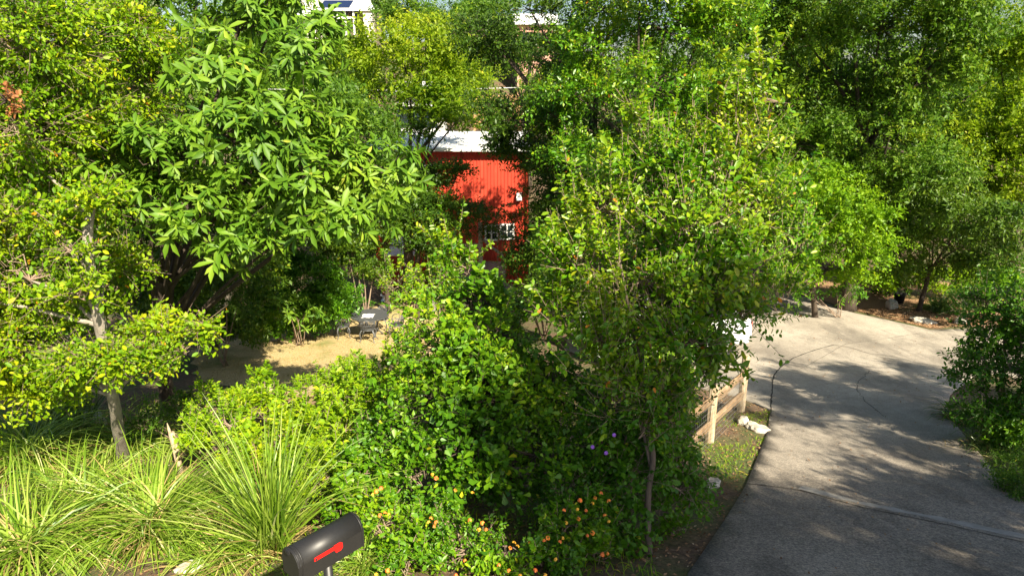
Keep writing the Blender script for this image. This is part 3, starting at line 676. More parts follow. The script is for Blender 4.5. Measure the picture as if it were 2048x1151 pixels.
# ------------------------------------------------------------------ far houses
m_wall = plain('cream wall', (.62, .58, .5), .8, 0, 2, .06); m_stone = plain('brown stone', (.22, .17, .12), .9, 0, 3, .5)
m_solar = plain('solar cells', (.012, .02, .06), .2, 0, 1, .2); m_pink = plain('pale brick', (.55, .30, .22), .85, 0, 3, .2)
FY = 100.0
def far_house():
    k = mpp(690, 20, FY); z = lambda py: P(690, py, FY).z; x = lambda px: P(px, 20, FY).x
    gx = x(690); h = empty('hill_house', (gx, FY, g(gx, FY))); tag(h, 'white roofed house with dark solar panels and a porch on the far hill', 'house')
    bm = bmesh.new(); bm_box(bm, ((x(638) + x(745)) / 2, FY + 4, (g(gx, FY) + z(20)) / 2 - 1), (x(745) - x(638), 5, z(20) - g(gx, FY) + 2)); finish(bm, 'wall', m_stone, h, True)
    def slope(nm, xa, xb, ya, yb, za, zb, m, th=.25, xb2=None):
        bm = bmesh.new(); V = [(xa, ya, za), (xb, ya, za), (xb2 or xb, yb, zb), (xa, yb, zb)]
        A = [bm.verts.new(v) for v in V]; B = [bm.verts.new((v[0], v[1], v[2] - th)) for v in V]
        for i in range(4): bm.faces.new((A[i], A[(i + 1) % 4], B[(i + 1) % 4], B[i]))
        bm.faces.new(A); bm.faces.new(B[::-1]); return finish(bm, nm, m, h, True)
    z1, z2 = z(19.5), P(690, -1, FY + 5).z + .6
    slope('roof', x(636), x(752), FY - 1.2, FY + 5, z1, z2, m_roof, xb2=x(722))
    dzy = (z2 - z1) / 6.2
    slope('solar_panels', x(642), x(702), FY - .9, FY + 2.1, z1 + .3 * dzy + .12, z1 + 3.3 * dzy + .12, m_solar, .08)
    slope('side_roof', x(600), x(640), FY - 1.6, FY + 5, P(620, 30, FY).z, P(620, -12, FY).z, m_roof, .25)
    bm = bmesh.new(); bm_box(bm, ((x(604) + x(640)) / 2, FY + 3, g(gx, FY) + 3), (x(640) - x(604), 6, 9)); finish(bm, 'side_wall', m_wall, h, True)
    bm = bmesh.new(); bm_box(bm, ((x(728) + x(746)) / 2, FY - .2, (z(22) + g(gx, FY)) / 2), (x(746) - x(728), 1.4, z(22) - g(gx, FY))); finish(bm, 'entry_bay', m_wall, h, True)
    for px in (658, 676, 692, 709):
        bm = bmesh.new(); bm_box(bm, (x(px), FY - .8, (z(20) + g(gx, FY)) / 2), (.22, .22, z(20) - g(gx, FY))); finish(bm, 'column', m_trim, h, True)
    bm = bmesh.new(); bm_box(bm, ((x(640) + x(712)) / 2, FY - .9, z(37)), (x(712) - x(640), .3, .25)); finish(bm, 'balcony', m_trim, h, True)
    for px in (664, 684, 704):
        bm = bmesh.new(); bm_box(bm, (x(px), FY + 1.45, z(29)), (.9, .1, 1.2)); finish(bm, 'window', m_glass, h, True)
far_house()
def box_house(label, px, py, Y, wm, wall_m, roof_m, hroof=1.5):
    q = P(px, py, Y); gz_ = g(q.x, q.y); h = empty('distant_house', (q.x, q.y, gz_)); tag(h, label, 'house')
    bm = bmesh.new(); bm_box(bm, (q.x, q.y + 4, (gz_ + q.z) / 2 - .5), (wm, 8, q.z - gz_ + 1)); finish(bm, 'wall', wall_m, h, True)
    bm = bmesh.new(); pr = [(-.6, 0), (4, hroof), (8.6, 0), (4, hroof - .001 - .3)]
    A = [bm.verts.new((q.x - wm / 2 - .5, q.y + y, q.z + z)) for y, z in pr]; B = [bm.verts.new((q.x + wm / 2 + .5, q.y + y, q.z + z)) for y, z in pr]
    for i in range(4): bm.faces.new((A[i], A[(i + 1) % 4], B[(i + 1) % 4], B[i]))
    bm.faces.new(A); bm.faces.new(B); finish(bm, 'roof', roof_m, h, True)
    for i in range(3):
        bm = bmesh.new(); bm_box(bm, (q.x + (i - 1) * wm * .3, q.y - .02, q.z - 1.5), (1.2, .1, 1.4)); finish(bm, 'window', m_glass, h, True)
m_shing = plain('grey brown shingles', (.30, .24, .2), .9, 0, 6, .2)
box_house('pale pink walled house glimpsed through the dark oak branches', 1072, 50, 82, 4.2, m_pink, m_roof)
box_house('grey roofed house glimpsed between crowns at the right edge', 2015, 139, 62, 9, m_wall, m_shing, 2.0)
box_house('white walled house behind the forked dark trunk', 832, 188, 48, 2.6, m_trim, m_roof, .8)
m_fw = plain('orange brown fence boards', (.48, .27, .13), .8, 0, 5, .2)
q = P(1000, 190, 44); bf = empty('board_fence', (q.x, q.y, g(q.x, q.y))); tag(bf, 'orange brown board fence glimpsed behind the red house roof', 'fence')
bm = bmesh.new()
for i in range(22): bm_box(bm, (q.x - 1.6 + i * .15, q.y, (q.z + g(q.x, q.y)) / 2), (.14, .02, q.z - g(q.x, q.y) + random.Random(i).uniform(-.03, .03)))
finish(bm, 'boards', m_fw, bf, True); bm = bmesh.new(); bm_box(bm, (q.x, q.y - .04, q.z - .3), (3.4, .05, .09)); finish(bm, 'rail', m_fw, bf, True)
# utility wire
ub = P(1130, 172, 36); ua = P(420, 176, 34)
uw = empty('utility_line', (ub.x, ub.y, g(ub.x, ub.y))); tag(uw, 'thin white overhead cable strung between poles behind the trees', 'cable')
bm = bmesh.new(); n = 16; bm_tube(bm, [ua.lerp(ub, i / n) - Vector((0, 0, .15 * math.sin(math.pi * i / n))) for i in range(n + 1)], .018, 4); finish(bm, 'cable', m_trim, uw, True)
for e_ in (ua, ub):
    bm = bmesh.new(); bm_tube(bm, [(e_.x, e_.y, g(e_.x, e_.y) - .3), (e_.x, e_.y, e_.z + .1)], .11, 10); finish(bm, 'pole', B_GREY, uw, True)

# ------------------------------------------------------------------ parked car (mostly behind the crape myrtle)
m_car, t, b = newmat('white car paint'); b.inputs['Base Color'].default_value = (.78, .79, .8, 1); b.inputs['Roughness'].default_value = .25; b.inputs['Coat Weight'].default_value = .6
m_tyre = plain('tyre rubber', (.02, .02, .02), .85); m_rim = plain('alloy rim', (.5, .5, .5), .3, .8); m_lamp = plain('clear lamp', (.6, .62, .62), .15); m_redl = plain('red lamp', (.4, .02, .02), .2)
cp = G(1320, 700); car = empty('parked_car', cp, R(14)); tag(car, 'white parked car on the driveway behind the crape myrtle', 'car')
prof = [(-2.2, .35), (-2.25, .75), (-2.15, 1.0), (-1.5, 1.08), (-.75, 1.52), (.1, 1.6), (1.3, 1.57), (2.0, 1.12), (2.22, 1.0), (2.25, .6), (2.18, .35)]
bm = bmesh.new(); rows = []
for yy, k_, in ((-.9, .0), (-.82, 1), (.82, 1), (.9, 0)):
    rows.append([bm.verts.new((x, (yy * (.86 if z > 1.2 else 1)), z if k_ or z < .9 else z - .06)) for x, z in prof])
for a, b_ in zip(rows, rows[1:]):
    for i in range(len(prof)): f = bm.faces.new((a[i], a[(i + 1) % len(prof)], b_[(i + 1) % len(prof)], b_[i]))
bm.faces.new(rows[0]); bm.faces.new(rows[-1][::-1]); finish(bm, 'body', m_car, car, bevel=.03)
for sy in (-1, 1):
    bm = bmesh.new(); wp = [(-1.3, 1.1), (-.7, 1.46), (.1, 1.52), (1.2, 1.49), (1.75, 1.12)]
    A = [bm.verts.new((x, sy * (.905 - .08 * (z > 1.2)), z)) for x, z in wp]; bm.faces.new(A); bmesh.ops.solidify(bm, geom=bm.faces[:], thickness=.02); finish(bm, 'side_window', m_glass, car)
    for sx in (-1.4, 1.4):
        bm = bmesh.new(); bmesh.ops.create_cone(bm, cap_ends=True, segments=24, radius1=.34, radius2=.34, depth=.22, matrix=Matrix.Translation((sx, sy * .83, .34)) @ Matrix.Rotation(R(90), 4, 'X')); wv = finish(bm, 'wheel', m_tyre, car, bevel=.02)
        bm = bmesh.new(); bmesh.ops.create_cone(bm, cap_ends=True, segments=20, radius1=.21, radius2=.21, depth=.24, matrix=Matrix.Translation((sx, sy * .83, .34)) @ Matrix.Rotation(R(90), 4, 'X')); q = finish(bm, 'rim', m_rim, wv)
    bm = bmesh.new(); bm_box(bm, (-2.2, sy * .65, .82), (.14, .34, .16)); finish(bm, 'headlight', m_lamp, car, bevel=.02)
    bm = bmesh.new(); bm_box(bm, (2.22, sy * .7, .85), (.12, .28, .2)); finish(bm, 'tail_light', m_redl, car, bevel=.02)
for nm, x0_, z0_, x1_, z1_ in (('windscreen', -1.45, 1.11, -.8, 1.5), ('rear_window', 1.4, 1.52, 1.95, 1.17)):
    bm = bmesh.new(); n_ = Vector((-(z1_ - z0_), 0, x1_ - x0_)).normalized() * .03
    A = [bm.verts.new(Vector(v) + n_) for v in ((x0_, -.72, z0_), (x1_, -.66, z1_), (x1_, .66, z1_), (x0_, .72, z0_))]; bm.faces.new(A); bmesh.ops.solidify(bm, geom=bm.faces[:], thickness=.015); finish(bm, nm, m_glass, car)

#PLANTS
# ------------------------------------------------------------------ near left elm
e = [E(60, 90, 9, 150, 100), E(230, 55, 10.5, 110, 60), E(30, 250, 8.6, 120, 80), E(150, 190, 10, 110, 80), E(60, 420, 8.6, 120, 80), E(210, 420, 10.2, 60, 40), E(120, 250, 9.4, 90, 60),
     E(170, 330, 10.3, 80, 50), E(60, 560, 8.4, 130, 65), E(215, 530, 9.6, 90, 40), E(60, 690, 8.6, 120, 50), E(215, 695, 8.4, 80, 32, .7), E(330, 665, 8.7, 44, 20, .4), E(405, 645, 8.8, 30, 13, .25), E(365, 695, 8.7, 34, 14, .3), E(290, 705, 8.5, 50, 22, .4), E(185, 590, 9.6, 70, 36), E(110, 730, 8.6, 70, 36), E(300, 640, 9.2, 30, 16, .3), E(160, 585, 8.0, 56, 24, .35), E(225, 715, 8.1, 60, 20, .35), E(195, 395, 8.2, 56, 20, .35), E(140, 500, 8.1, 30, 22, .3),
     E(40, 775, 8.7, 110, 40), E(-180, 260, 8.2, 170, 220), E(-170, 600, 8.2, 150, 160), E(300, 90, 11.5, 60, 60), E(270, 170, 11.2, 60, 60), E(105, 450, 9, 45, 50), E(60, 330, 9, 90, 50), E(100, 640, 8.6, 90, 40), E(250, 250, 11, 50, 60), E(20, 20, 9, 120, 60)]
base = G(245, 915); t_ = empty('elm_tree', base); tag(t_, 'tall yellow green elm with a leaning pale grey trunk at the left edge', 'tree')
tp = [base - Vector((0, 0, .2)), P(225, 790, 8.8), P(200, 650, 8.35), P(180, 540, 8.3), P(174, 440, 8.5), P(165, 330, 10), P(120, 150, 10.8), P(110, -60, 10.8)]
paths = [(tp, .09, .04)]
for i, (c_, r_) in enumerate(e):
    c_ = Vector(c_); s_ = min(tp, key=lambda q: abs(q.z - (c_.z - .7))); paths.append(([s_, s_.lerp(c_, .5) + Vector((0, 0, .12)), c_], .035, .008))
trunkmesh(t_, paths, B_GREY, seed=5)
foliage(t_, e, L_ELM, 'oval', .076, 2.0, .34, .4, .15, 7, .3, .25, 11, stems=.5, bias=.10, bark=B_TAN)
# second grey stem of the left group
# ------------------------------------------------------------------ loquat
e = [E(430, 150, 10.2, 90, 60), E(460, 270, 9.8, 130, 70), E(320, 320, 9.8, 120, 60), E(590, 240, 10, 100, 70), E(610, 350, 9.8, 120, 70), E(745, 330, 9.9, 80, 52),
     E(380, 420, 9.8, 130, 60), E(510, 490, 9.8, 90, 40), E(670, 430, 9.9, 100, 40), E(230, 350, 9.7, 60, 40), E(600, 120, 11, 90, 50), E(480, 60, 11.5, 80, 50), E(650, 70, 11.8, 60, 40), E(500, 380, 10, 110, 60), E(560, 10, 12, 50, 36), E(500, -20, 11.5, 80, 30), E(795, 355, 10.2, 44, 36), E(700, 380, 10.2, 60, 40)]
base = G(340, 832)
tree('big leaved glossy loquat tree with a brown trunk left of the lawn', base, P(318, 560, 10.8), e, L_LOQ, B_DARK, .16, name='loquat_tree', tpl='long', size=.225, cov=1.85, sub=.36, flat=.7, rs=0, up=.55, nl=9, L=.22, droop=0, whorl=True, stems=.8, seed=21)
e = [E(480, 200, 15, 110, 90), E(620, 230, 15.5, 110, 90), E(560, 380, 15, 130, 90), E(720, 260, 16, 80, 80), E(370, 350, 15, 100, 100), E(380, 160, 15, 100, 100), E(700, 400, 16, 80, 60)]
tree('grey green fine leaved tree filling in behind the loquat', BP(380, 18.5), P(570, 430, 15.5), e, L_FINE, B_GREY, .14, tpl='dia', size=.09, cov=1.2, sub=.5, nl=8, L=.4, seed=31)
# ------------------------------------------------------------------ trees in front of the red house
e = [E(800, 95, 26, 110, 55), E(710, 140, 26.5, 80, 60), E(890, 120, 26, 80, 55), E(760, 190, 26, 90, 40), E(880, 200, 25.5, 85, 45), E(940, 160, 27, 50, 50), E(850, 60, 27, 60, 30), E(920, 235, 25, 60, 30)]
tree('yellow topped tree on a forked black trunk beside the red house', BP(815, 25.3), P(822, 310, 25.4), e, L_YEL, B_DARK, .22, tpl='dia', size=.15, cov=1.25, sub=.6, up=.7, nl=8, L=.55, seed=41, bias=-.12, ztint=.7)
e = [E(770, 250, 24, 45, 40), E(835, 262, 24.3, 26, 16), E(745, 330, 23.5, 50, 50)]
tree('slim dark tree left of the forked trunk', BP(775, 24), P(775, 400, 23.8), e, L_OAK, B_DARK, .1, tpl='dia', size=.12, cov=1.7, sub=.45, nl=8, L=.4, seed=43)
e = [E(860, 345, 24.2, 50, 24), E(915, 345, 24.2, 38, 20), E(870, 380, 24, 50, 26), E(800, 370, 23.5, 40, 40), E(830, 420, 23, 90, 50), E(905, 425, 23.2, 60, 35), E(750, 440, 22.5, 80, 50), E(690, 480, 22.5, 60, 50), E(860, 480, 22.6, 50, 30)]
tree('dark evergreen tree in shade in front of the red wall', BP(835, 23.3), P(838, 470, 23), e, L_OAK, B_DARK, .12, tpl='dia', size=.11, cov=1.4, sub=.36, nl=8, L=.35, seed=45)
e = [E(1000, 425, 24.6, 30, 14), E(1035, 440, 24.6, 26, 16), E(983, 458, 24, 26, 24), E(940, 440, 24.2, 36, 40)]
shrub('thin dark branches in front of the white window of the red house', e, L_OAK, size=.1, cov=.7, sub=.25, nl=8, L=.4, droop=.6, seed=47, tpl='dia')
e = [E(1090, 520, 20, 50, 50), E(1110, 580, 18, 70, 50), E(1060, 605, 19, 40, 30), E(1130, 500, 19, 60, 60), E(1035, 520, 21, 44, 26), E(1055, 470, 21.5, 26, 30)]
shrub('dark green shrub growing beside the deck steps', e, L_OAK, size=.1, cov=1.4, sub=.35, nl=8, L=.3, seed=49, tpl='dia', sr=.03)
# live oak over the house
e = [E(1040, 280, 21.5, 50, 22), E(1005, 262, 21.6, 30, 12), E(1000, 215, 21.5, 60, 26), E(1000, 90, 21, 60, 40), E(1060, 20, 20, 70, 30), E(1140, 110, 20.5, 60, 50), E(1060, 240, 20, 80, 40), E(1110, 300, 20, 70, 50), E(1150, 400, 20, 70, 60),
     E(1020, 290, 21.5, 40, 26), E(1045, 335, 21.5, 22, 26), E(960, 60, 21, 60, 50), E(1110, 400, 20.5, 60, 60), E(1200, 20, 20.5, 80, 50), E(1230, 300, 20, 80, 80), E(1470, 60, 20.5, 60, 40)]
tree('broad dark live oak reaching over the right end of the red house', BP(1190, 20.5), P(1190, 330, 20.4), e, L_OAK, B_DARK, .26, name='oak_tree', tpl='dia', size=.105, cov=1.35, sub=.5, nl=8, L=.4, seed=51, stems=.15)
e = [E(1150, 190, 18.4, 80, 50), E(1200, 90, 18.4, 80, 60), E(1330, 60, 18, 120, 60), E(1310, 180, 17.8, 110, 70), E(1420, 20, 17.8, 110, 50), E(1280, -30, 18, 160, 50), E(1230, 330, 18, 80, 60), E(1440, 200, 18.2, 80, 70), E(1380, 300, 18.4, 70, 70), E(1100, 230, 18.6, 50, 30), E(1150, 300, 18.4, 50, 40)]
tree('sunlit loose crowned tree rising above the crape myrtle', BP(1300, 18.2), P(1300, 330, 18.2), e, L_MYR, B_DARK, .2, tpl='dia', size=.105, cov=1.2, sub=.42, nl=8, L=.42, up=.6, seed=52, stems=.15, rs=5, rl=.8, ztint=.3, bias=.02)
e = [E(1000, 110, 36, 60, 40), E(1090, 120, 36, 70, 40), E(950, 60, 37, 60, 40), E(1120, 180, 35, 60, 40), E(930, 200, 35, 40, 40), E(1060, 170, 35, 30, 20)]
tree('shaded green tree standing just behind the red house roof', BP(1050, 36), P(1050, 220, 36), e, L_OAK, B_DARK, .2, tpl='dia', size=.2, cov=.85, sub=.7, nl=8, L=.6, seed=53)
e = [E(1105, 330, 24, 40, 60), E(1110, 440, 24, 40, 60), E(1090, 500, 23.5, 40, 50)]
tree('slim dark tree against the right corner of the red house', BP(1105, 24), P(1105, 470, 24), e, L_OAK, B_DARK, .1, tpl='dia', size=.12, cov=1.3, sub=.45, nl=8, L=.4, seed=54)
# right tall trees
e = [E(1600, 70, 21.2, 110, 70), E(1760, 60, 20.7, 110, 70), E(1560, 210, 21.7, 100, 80), E(1690, 170, 21.7, 110, 60), E(1850, 150, 20.2, 100, 80), E(1620, 330, 22.2, 90, 50), E(1800, 330, 21.2, 100, 45), E(1480, 300, 21.7, 80, 80), E(1930, 50, 19.7, 90, 60), E(1700, -30, 20.2, 200, 70), E(1520, 20, 20.7, 100, 70), E(1900, -20, 19.7, 120, 60), E(1380, 240, 22.7, 70, 60), E(1500, 440, 22.7, 80, 60), E(1780, 420, 22.8, 90, 50), E(1720, 350, 22.0, 90, 50), E(1880, 340, 21.7, 70, 60), E(1590, 290, 21.0, 80, 50), E(1790, 230, 20.4, 80, 46), E(1680, 250, 20.6, 60, 24)]
tree('tall leafy elm with black spreading limbs over the driveway corner', BP(1700, 22.8), P(1730, 275, 22), e, L_FINE, B_DARK, .26, tpl='dia', size=.118, cov=1.3, sub=.55, nl=8, L=.45, seed=61, bias=.08, stems=.15)
e = [E(1960, 320, 24, 80, 70), E(2040, 220, 23.5, 80, 70), E(2030, 360, 23.5, 80, 60), E(1890, 270, 24.5, 60, 50), E(2060, 60, 24, 80, 80), E(1930, 400, 24.5, 60, 40), E(2000, 120, 24, 60, 50), E(2110, 300, 23, 60, 120)]
tree('sunlit yellow green tree at the right edge above the mulch bed', BP(2030, 25), P(2030, 430, 24.5), e, L_YEL, B_DARK, .2, tpl='dia', size=.13, cov=1.3, sub=.6, nl=8, L=.5, seed=63)
e = [E(1870, 430, 22, 110, 60), E(1790, 470, 22.5, 80, 50), E(1960, 450, 21, 90, 60), E(1850, 510, 22.5, 90, 40), E(1990, 520, 21, 70, 40), E(1840, 370, 21.5, 80, 40), E(1930, 380, 20.5, 80, 50), E(2030, 470, 19.5, 60, 70)]
tree('small tree with drooping blue green leaves on thin leaning stems in the mulch bed', BP(1845, 22.6), P(1862, 530, 22.6), e, L_DROOP, B_DARK, .09, tpl='long', size=.17, cov=1.1, sub=.4, nl=8, L=.4, droop=.7, up=-.1, seed=65)
e = [E(1660, 420, 20.5, 80, 50), E(1690, 485, 20.5, 75, 36), E(1720, 530, 20.6, 45, 26), E(1590, 450, 20, 60, 50), E(1740, 430, 20.2, 60, 50), E(1760, 500, 20.5, 50, 30), E(1640, 360, 19.8, 90, 40), E(1560, 380, 19.5, 70, 50), E(1590, 510, 20.6, 70, 36), E(1660, 550, 21.4, 60, 20), E(1750, 560, 22.4, 40, 18)]
tree('bright green bushy tree hanging low over the far end of the driveway', BP(1640, 21.6), P(1640, 480, 20.9), e, L_VINE, B_DARK, .1, tpl='dia', size=.12, cov=1.2, sub=.4, nl=8, L=.35, droop=.4, seed=67, trange=(0, .75))
for i, (a_, b_, c_, d_) in enumerate([(1900, 560, 24, 60), (1780, 560, 25, 60), (1990, 580, 20, 60)]):
    shrub(['low yellow green shrub behind the liriope clump', 'dark low shrub in the shade behind the pointed rock', 'leafy shrub at the far right behind the low white rock'][i],
          [E(a_, b_, c_, d_, 30), E(a_ + 40, b_ - 20, c_ + .5, d_, 30)], [L_VINE, L_OAK, L_BUSH][i], size=.11, cov=1.1, sub=.3, nl=7, L=.25, seed=70 + i, tpl='dia')
for i_, (lb_, e_, m_) in enumerate([('grey green tree below the hill house', [E(500, 70, 42, 70, 40), E(440, 30, 44, 60, 40), E(560, 50, 42, 50, 30), E(540, 110, 40, 60, 30)], L_FINE),
    ('dense tree behind the left elm top', [E(330, 30, 28, 90, 50), E(240, 0, 28, 80, 60), E(400, 0, 30, 60, 30)], L_OAK),
    ('bushy green tree right of the hill house', [E(830, 10, 60, 60, 24), E(900, 30, 58, 60, 30), E(960, 40, 56, 50, 40), E(1000, 20, 56, 50, 24), E(790, 30, 62, 30, 20), E(762, 36, 64, 16, 22)], L_FINE),
    ('scrubby tree in front of the pale pink house', [E(1060, 90, 50, 60, 20), E(1010, 80, 50, 36, 24), E(1015, 115, 48, 30, 24), E(1100, 60, 50, 30, 30), E(1030, 215, 42, 60, 20)], L_OAK)]):
    x_ = Vector(e_[0][0]); tree(lb_, (x_.x, x_.y, 0), x_ - Vector((0, 0, 1)), e_, m_, B_DARK, .2, tpl='dia', size=.24, cov=1.0, sub=.8, nl=8, L=.7, seed=180 + i_)
# back fill trees behind the mid row
for i, (lb, el, m_) in enumerate([
    ('green tree behind the elm limbs at the upper right', [E(1560, 430, 27, 150, 80), E(1700, 300, 27, 150, 100), E(1850, 300, 26, 130, 100)], L_OAK),
    ('tall dark tree far behind the elm at the top right', [E(1850, 60, 28, 160, 70), E(1640, 40, 29, 140, 80), E(1980, 160, 28, 120, 90), E(1500, 120, 29, 90, 90), E(1720, 200, 28, 120, 80)], L_FINE),
    ('dark tree filling behind the crape myrtle top', [E(1250, 220, 25, 110, 70), E(1350, 130, 26, 110, 70), E(1180, 170, 26, 60, 50), E(1250, 430, 24, 130, 90), E(1400, 330, 24, 130, 110), E(1130, 430, 23, 60, 60)], L_OAK),
    ('dark tree behind the left elm', [E(200, 250, 17, 150, 130), E(330, 450, 17, 110, 90), E(80, 480, 16, 150, 120)], L_OAK),
    ('deep green tree behind the loquat beside the lawn', [E(400, 520, 19, 110, 70), E(580, 440, 20, 110, 60), E(300, 600, 18, 80, 60)], L_OAK)]):
    c_ = Vector(el[0][0]); tree(lb, (c_.x, c_.y, 0), c_ - Vector((0, 0, 1)), el, m_, B_DARK, .16, tpl='dia', size=.15, cov=1.1, sub=.6, nl=8, L=.5, seed=80 + i)
# shrubs round the lawn
e = [E(610, 560, 20.5, 90, 50), E(640, 620, 20.2, 70, 36), E(540, 610, 19.8, 80, 45), E(560, 540, 20.5, 70, 40), E(660, 600, 21, 60, 50), E(600, 650, 20.6, 60, 20), E(520, 650, 20, 50, 22)]
shrub('glossy rounded evergreen shrub left of the garden table', e, L_BUSH, size=.10, cov=1.6, sub=.3, nl=7, L=.22, seed=91, tpl='dia', trange=(0, .75), base=BP(600, 20.6), sr=.03, rs=4, rl=.3)
e = [E(720, 510, 22, 50, 40), E(680, 480, 22, 50, 36), E(760, 540, 22.5, 30, 26)]
shrub('dark evergreen shrub behind the garden table', e, L_OAK, size=.1, cov=1.6, sub=.3, nl=7, L=.22, seed=92, tpl='dia', bias=.2, sr=.03)
e = [E(440, 640, 17, 70, 36), E(400, 550, 14, 110, 46), E(300, 570, 13.6, 90, 50), E(480, 580, 14.5, 70, 36), E(520, 530, 14, 50, 30), E(350, 620, 16, 70, 50), E(480, 660, 17.5, 50, 26), E(400, 590, 17.5, 80, 40)]
shrub('shaded leafy shrub behind the loquat trunk', e, L_OAK, size=.09, cov=1.3, sub=.35, nl=7, L=.25, seed=93, tpl='dia', bias=.1)
e = [E(575, 615, 19, 44, 30), E(610, 640, 19.2, 36, 20)]
shrub('young loquat sapling in front of the rounded evergreen shrub', e, L_LOQ, size=.22, cov=1.0, sub=.3, nl=8, L=.2, droop=0, whorl=True, seed=94, tpl='long', base=BP(590, 19.6))
# ------------------------------------------------------------------ centre bush and shrubs
e = [E(960, 770, 8.5, 120, 100), E(890, 690, 8.6, 95, 65), E(1000, 670, 8.7, 85, 60), E(960, 600, 9, 60, 35), E(860, 800, 8.2, 100, 75), E(990, 800, 8.1, 110, 90), E(1100, 790, 8.2, 90, 80), E(930, 900, 7.7, 120, 60), E(1070, 910, 7.6, 110, 70), E(900, 960, 7.5, 80, 30), E(1030, 965, 7.9, 100, 36), E(800, 860, 8, 50, 50)]
sh = [(P(930, 600, 9), P(905, 545, 9), 0), (P(990, 610, 8.8), P(1000, 560, 8.8), 0), (P(1040, 640, 8.7), P(1060, 590, 8.7), 0), (P(860, 640, 9), P(835, 580, 9), 0), (P(860, 640, 9), P(850, 590, 9), 0)]
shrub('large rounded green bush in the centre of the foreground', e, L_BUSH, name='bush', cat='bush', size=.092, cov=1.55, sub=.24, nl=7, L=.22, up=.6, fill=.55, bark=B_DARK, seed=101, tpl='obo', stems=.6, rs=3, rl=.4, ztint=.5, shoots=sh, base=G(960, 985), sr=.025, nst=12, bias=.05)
e = [E(880, 570, 12.5, 56, 32), E(850, 600, 12, 50, 28), E(930, 535, 12.6, 26, 16), E(890, 515, 12.8, 30, 16), E(800, 570, 12.5, 34, 22)]
sh = [(P(895, 500, 12.8), P(850, 420, 12.8), 0), (P(915, 490, 12.7), P(928, 395, 12.7), 0), (P(880, 490, 12.8), P(835, 450, 12.8), 0), (P(905, 500, 12.8), P(880, 410, 12.8), 0), (P(850, 560, 12), P(800, 520, 12), 0), (P(950, 520, 12.6), P(985, 480, 12.6), 0)]
shrub('tall airy shrub with upright shoots in front of the deck', e, L_MYR, size=.085, cov=1.15, sub=.22, nl=8, L=.3, up=.7, seed=103, tpl='oval', stems=.8, rs=3, rl=.5, shoots=sh, base=G(880, 720), sr=.02, bias=.12)
# ------------------------------------------------------------------ crape myrtle
e = [E(1310, 340, 8.1, 80, 60), E(1215, 420, 7.9, 70, 60), E(1430, 320, 8.2, 70, 50), E(1510, 400, 8.3, 70, 55), E(1360, 440, 7.7, 110, 70), E(1165, 520, 7.8, 60, 60), E(1290, 560, 7.5, 110, 70),
     E(1460, 520, 7.9, 110, 55), E(1200, 680, 7.4, 90, 50), E(1370, 670, 7.3, 90, 50), E(1460, 620, 7.7, 80, 36), E(1540, 590, 8, 55, 22), E(1110, 620, 7.8, 50, 34), E(1590, 490, 8.4, 45, 30), E(1300, 770, 7.1, 80, 40),
     E(1230, 790, 7.2, 60, 40), E(1400, 580, 7.6, 90, 50), E(1240, 650, 7.9, 90, 60), E(1360, 560, 8.1, 110, 60), E(1400, 420, 8.4, 110, 60), E(1400, 745, 7.3, 50, 24), E(1490, 265, 8.3, 40, 46), E(1522, 195, 8.3, 18, 34), E(1290, 860, 7.0, 44, 26), E(1345, 830, 7.1, 40, 26), E(1430, 230, 8.3, 22, 34), E(1280, 230, 8.1, 18, 34)]
base = G(1300, 1112); B_MYR = barkmat('crape myrtle bark', (.05, .035, .025), (.20, .15, .11)); t_ = empty('crape_myrtle', base); tag(t_, 'slender many branched crape myrtle standing beside the driveway', 'tree')
f1_ = P(1300, 860, 7.15)
paths = [([base - Vector((0, 0, .2)), P(1296, 1000, 6.98), P(1306, 920, 7.05), f1_, P(1285, 740, 7.3), P(1290, 560, 7.6), P(1310, 380, 8)], .045, .012),
         ([f1_ - Vector((0, 0, .2)), P(1345, 800, 7.2), P(1360, 700, 7.4), P(1420, 520, 7.8), P(1480, 250, 8.2)], .03, .008),
         ([P(1304, 940, 7.05), P(1270, 800, 7.3), P(1200, 600, 7.6), P(1160, 420, 7.9)], .025, .007),
         ([P(1285, 740, 7.3), P(1240, 520, 7.5), P(1230, 330, 7.9)], .02, .006), ([P(1360, 700, 7.4), P(1450, 620, 7.6), P(1540, 560, 8)], .018, .005)]
trunkmesh(t_, paths, B_MYR, seed=7)
sh = [(P(1440, 320, 8.2), P(1495, 165, 8.2), 0), (P(1480, 300, 8.2), P(1530, 140, 8.2), 0), (P(1430, 330, 8.2), P(1440, 200, 8.2), 0), (P(1300, 300, 8), P(1280, 160, 8), 0), (P(1330, 300, 8), P(1340, 190, 8), 0),
      (P(1160, 420, 7.9), P(1125, 280, 7.9), 0), (P(1180, 420, 7.9), P(1175, 330, 7.9), 0), (P(1140, 480, 7.9), P(1120, 340, 7.9), 0), (P(1540, 400, 8.3), P(1585, 230, 8.3), 0), (P(1560, 420, 8.3), P(1640, 290, 8.3), 0), (P(1250, 340, 8), P(1240, 210, 8), 0), (P(1380, 300, 8.1), P(1400, 230, 8.1), 0),
      (P(1110, 520, 7.8), P(1070, 450, 7.8), 0), (P(1120, 600, 7.8), P(1030, 560, 7.8), 0), (P(1500, 640, 7.8), P(1600, 610, 7.9), 0), (P(1420, 700, 7.4), P(1500, 740, 7.4), 0)]
foliage(t_, e, L_MYR, 'oval', .074, 1.75, .24, .9, .95, 9, .38, .1, 111, rs=5, rl=.6, ztint=.25, stems=.6, shoots=sh + [(a_ + Vector((.05, .08, -.1)), b_ + Vector((.12, .1, -.15)), 0) for a_, b_, _ in sh], bark=B_TAN, bias=.1)
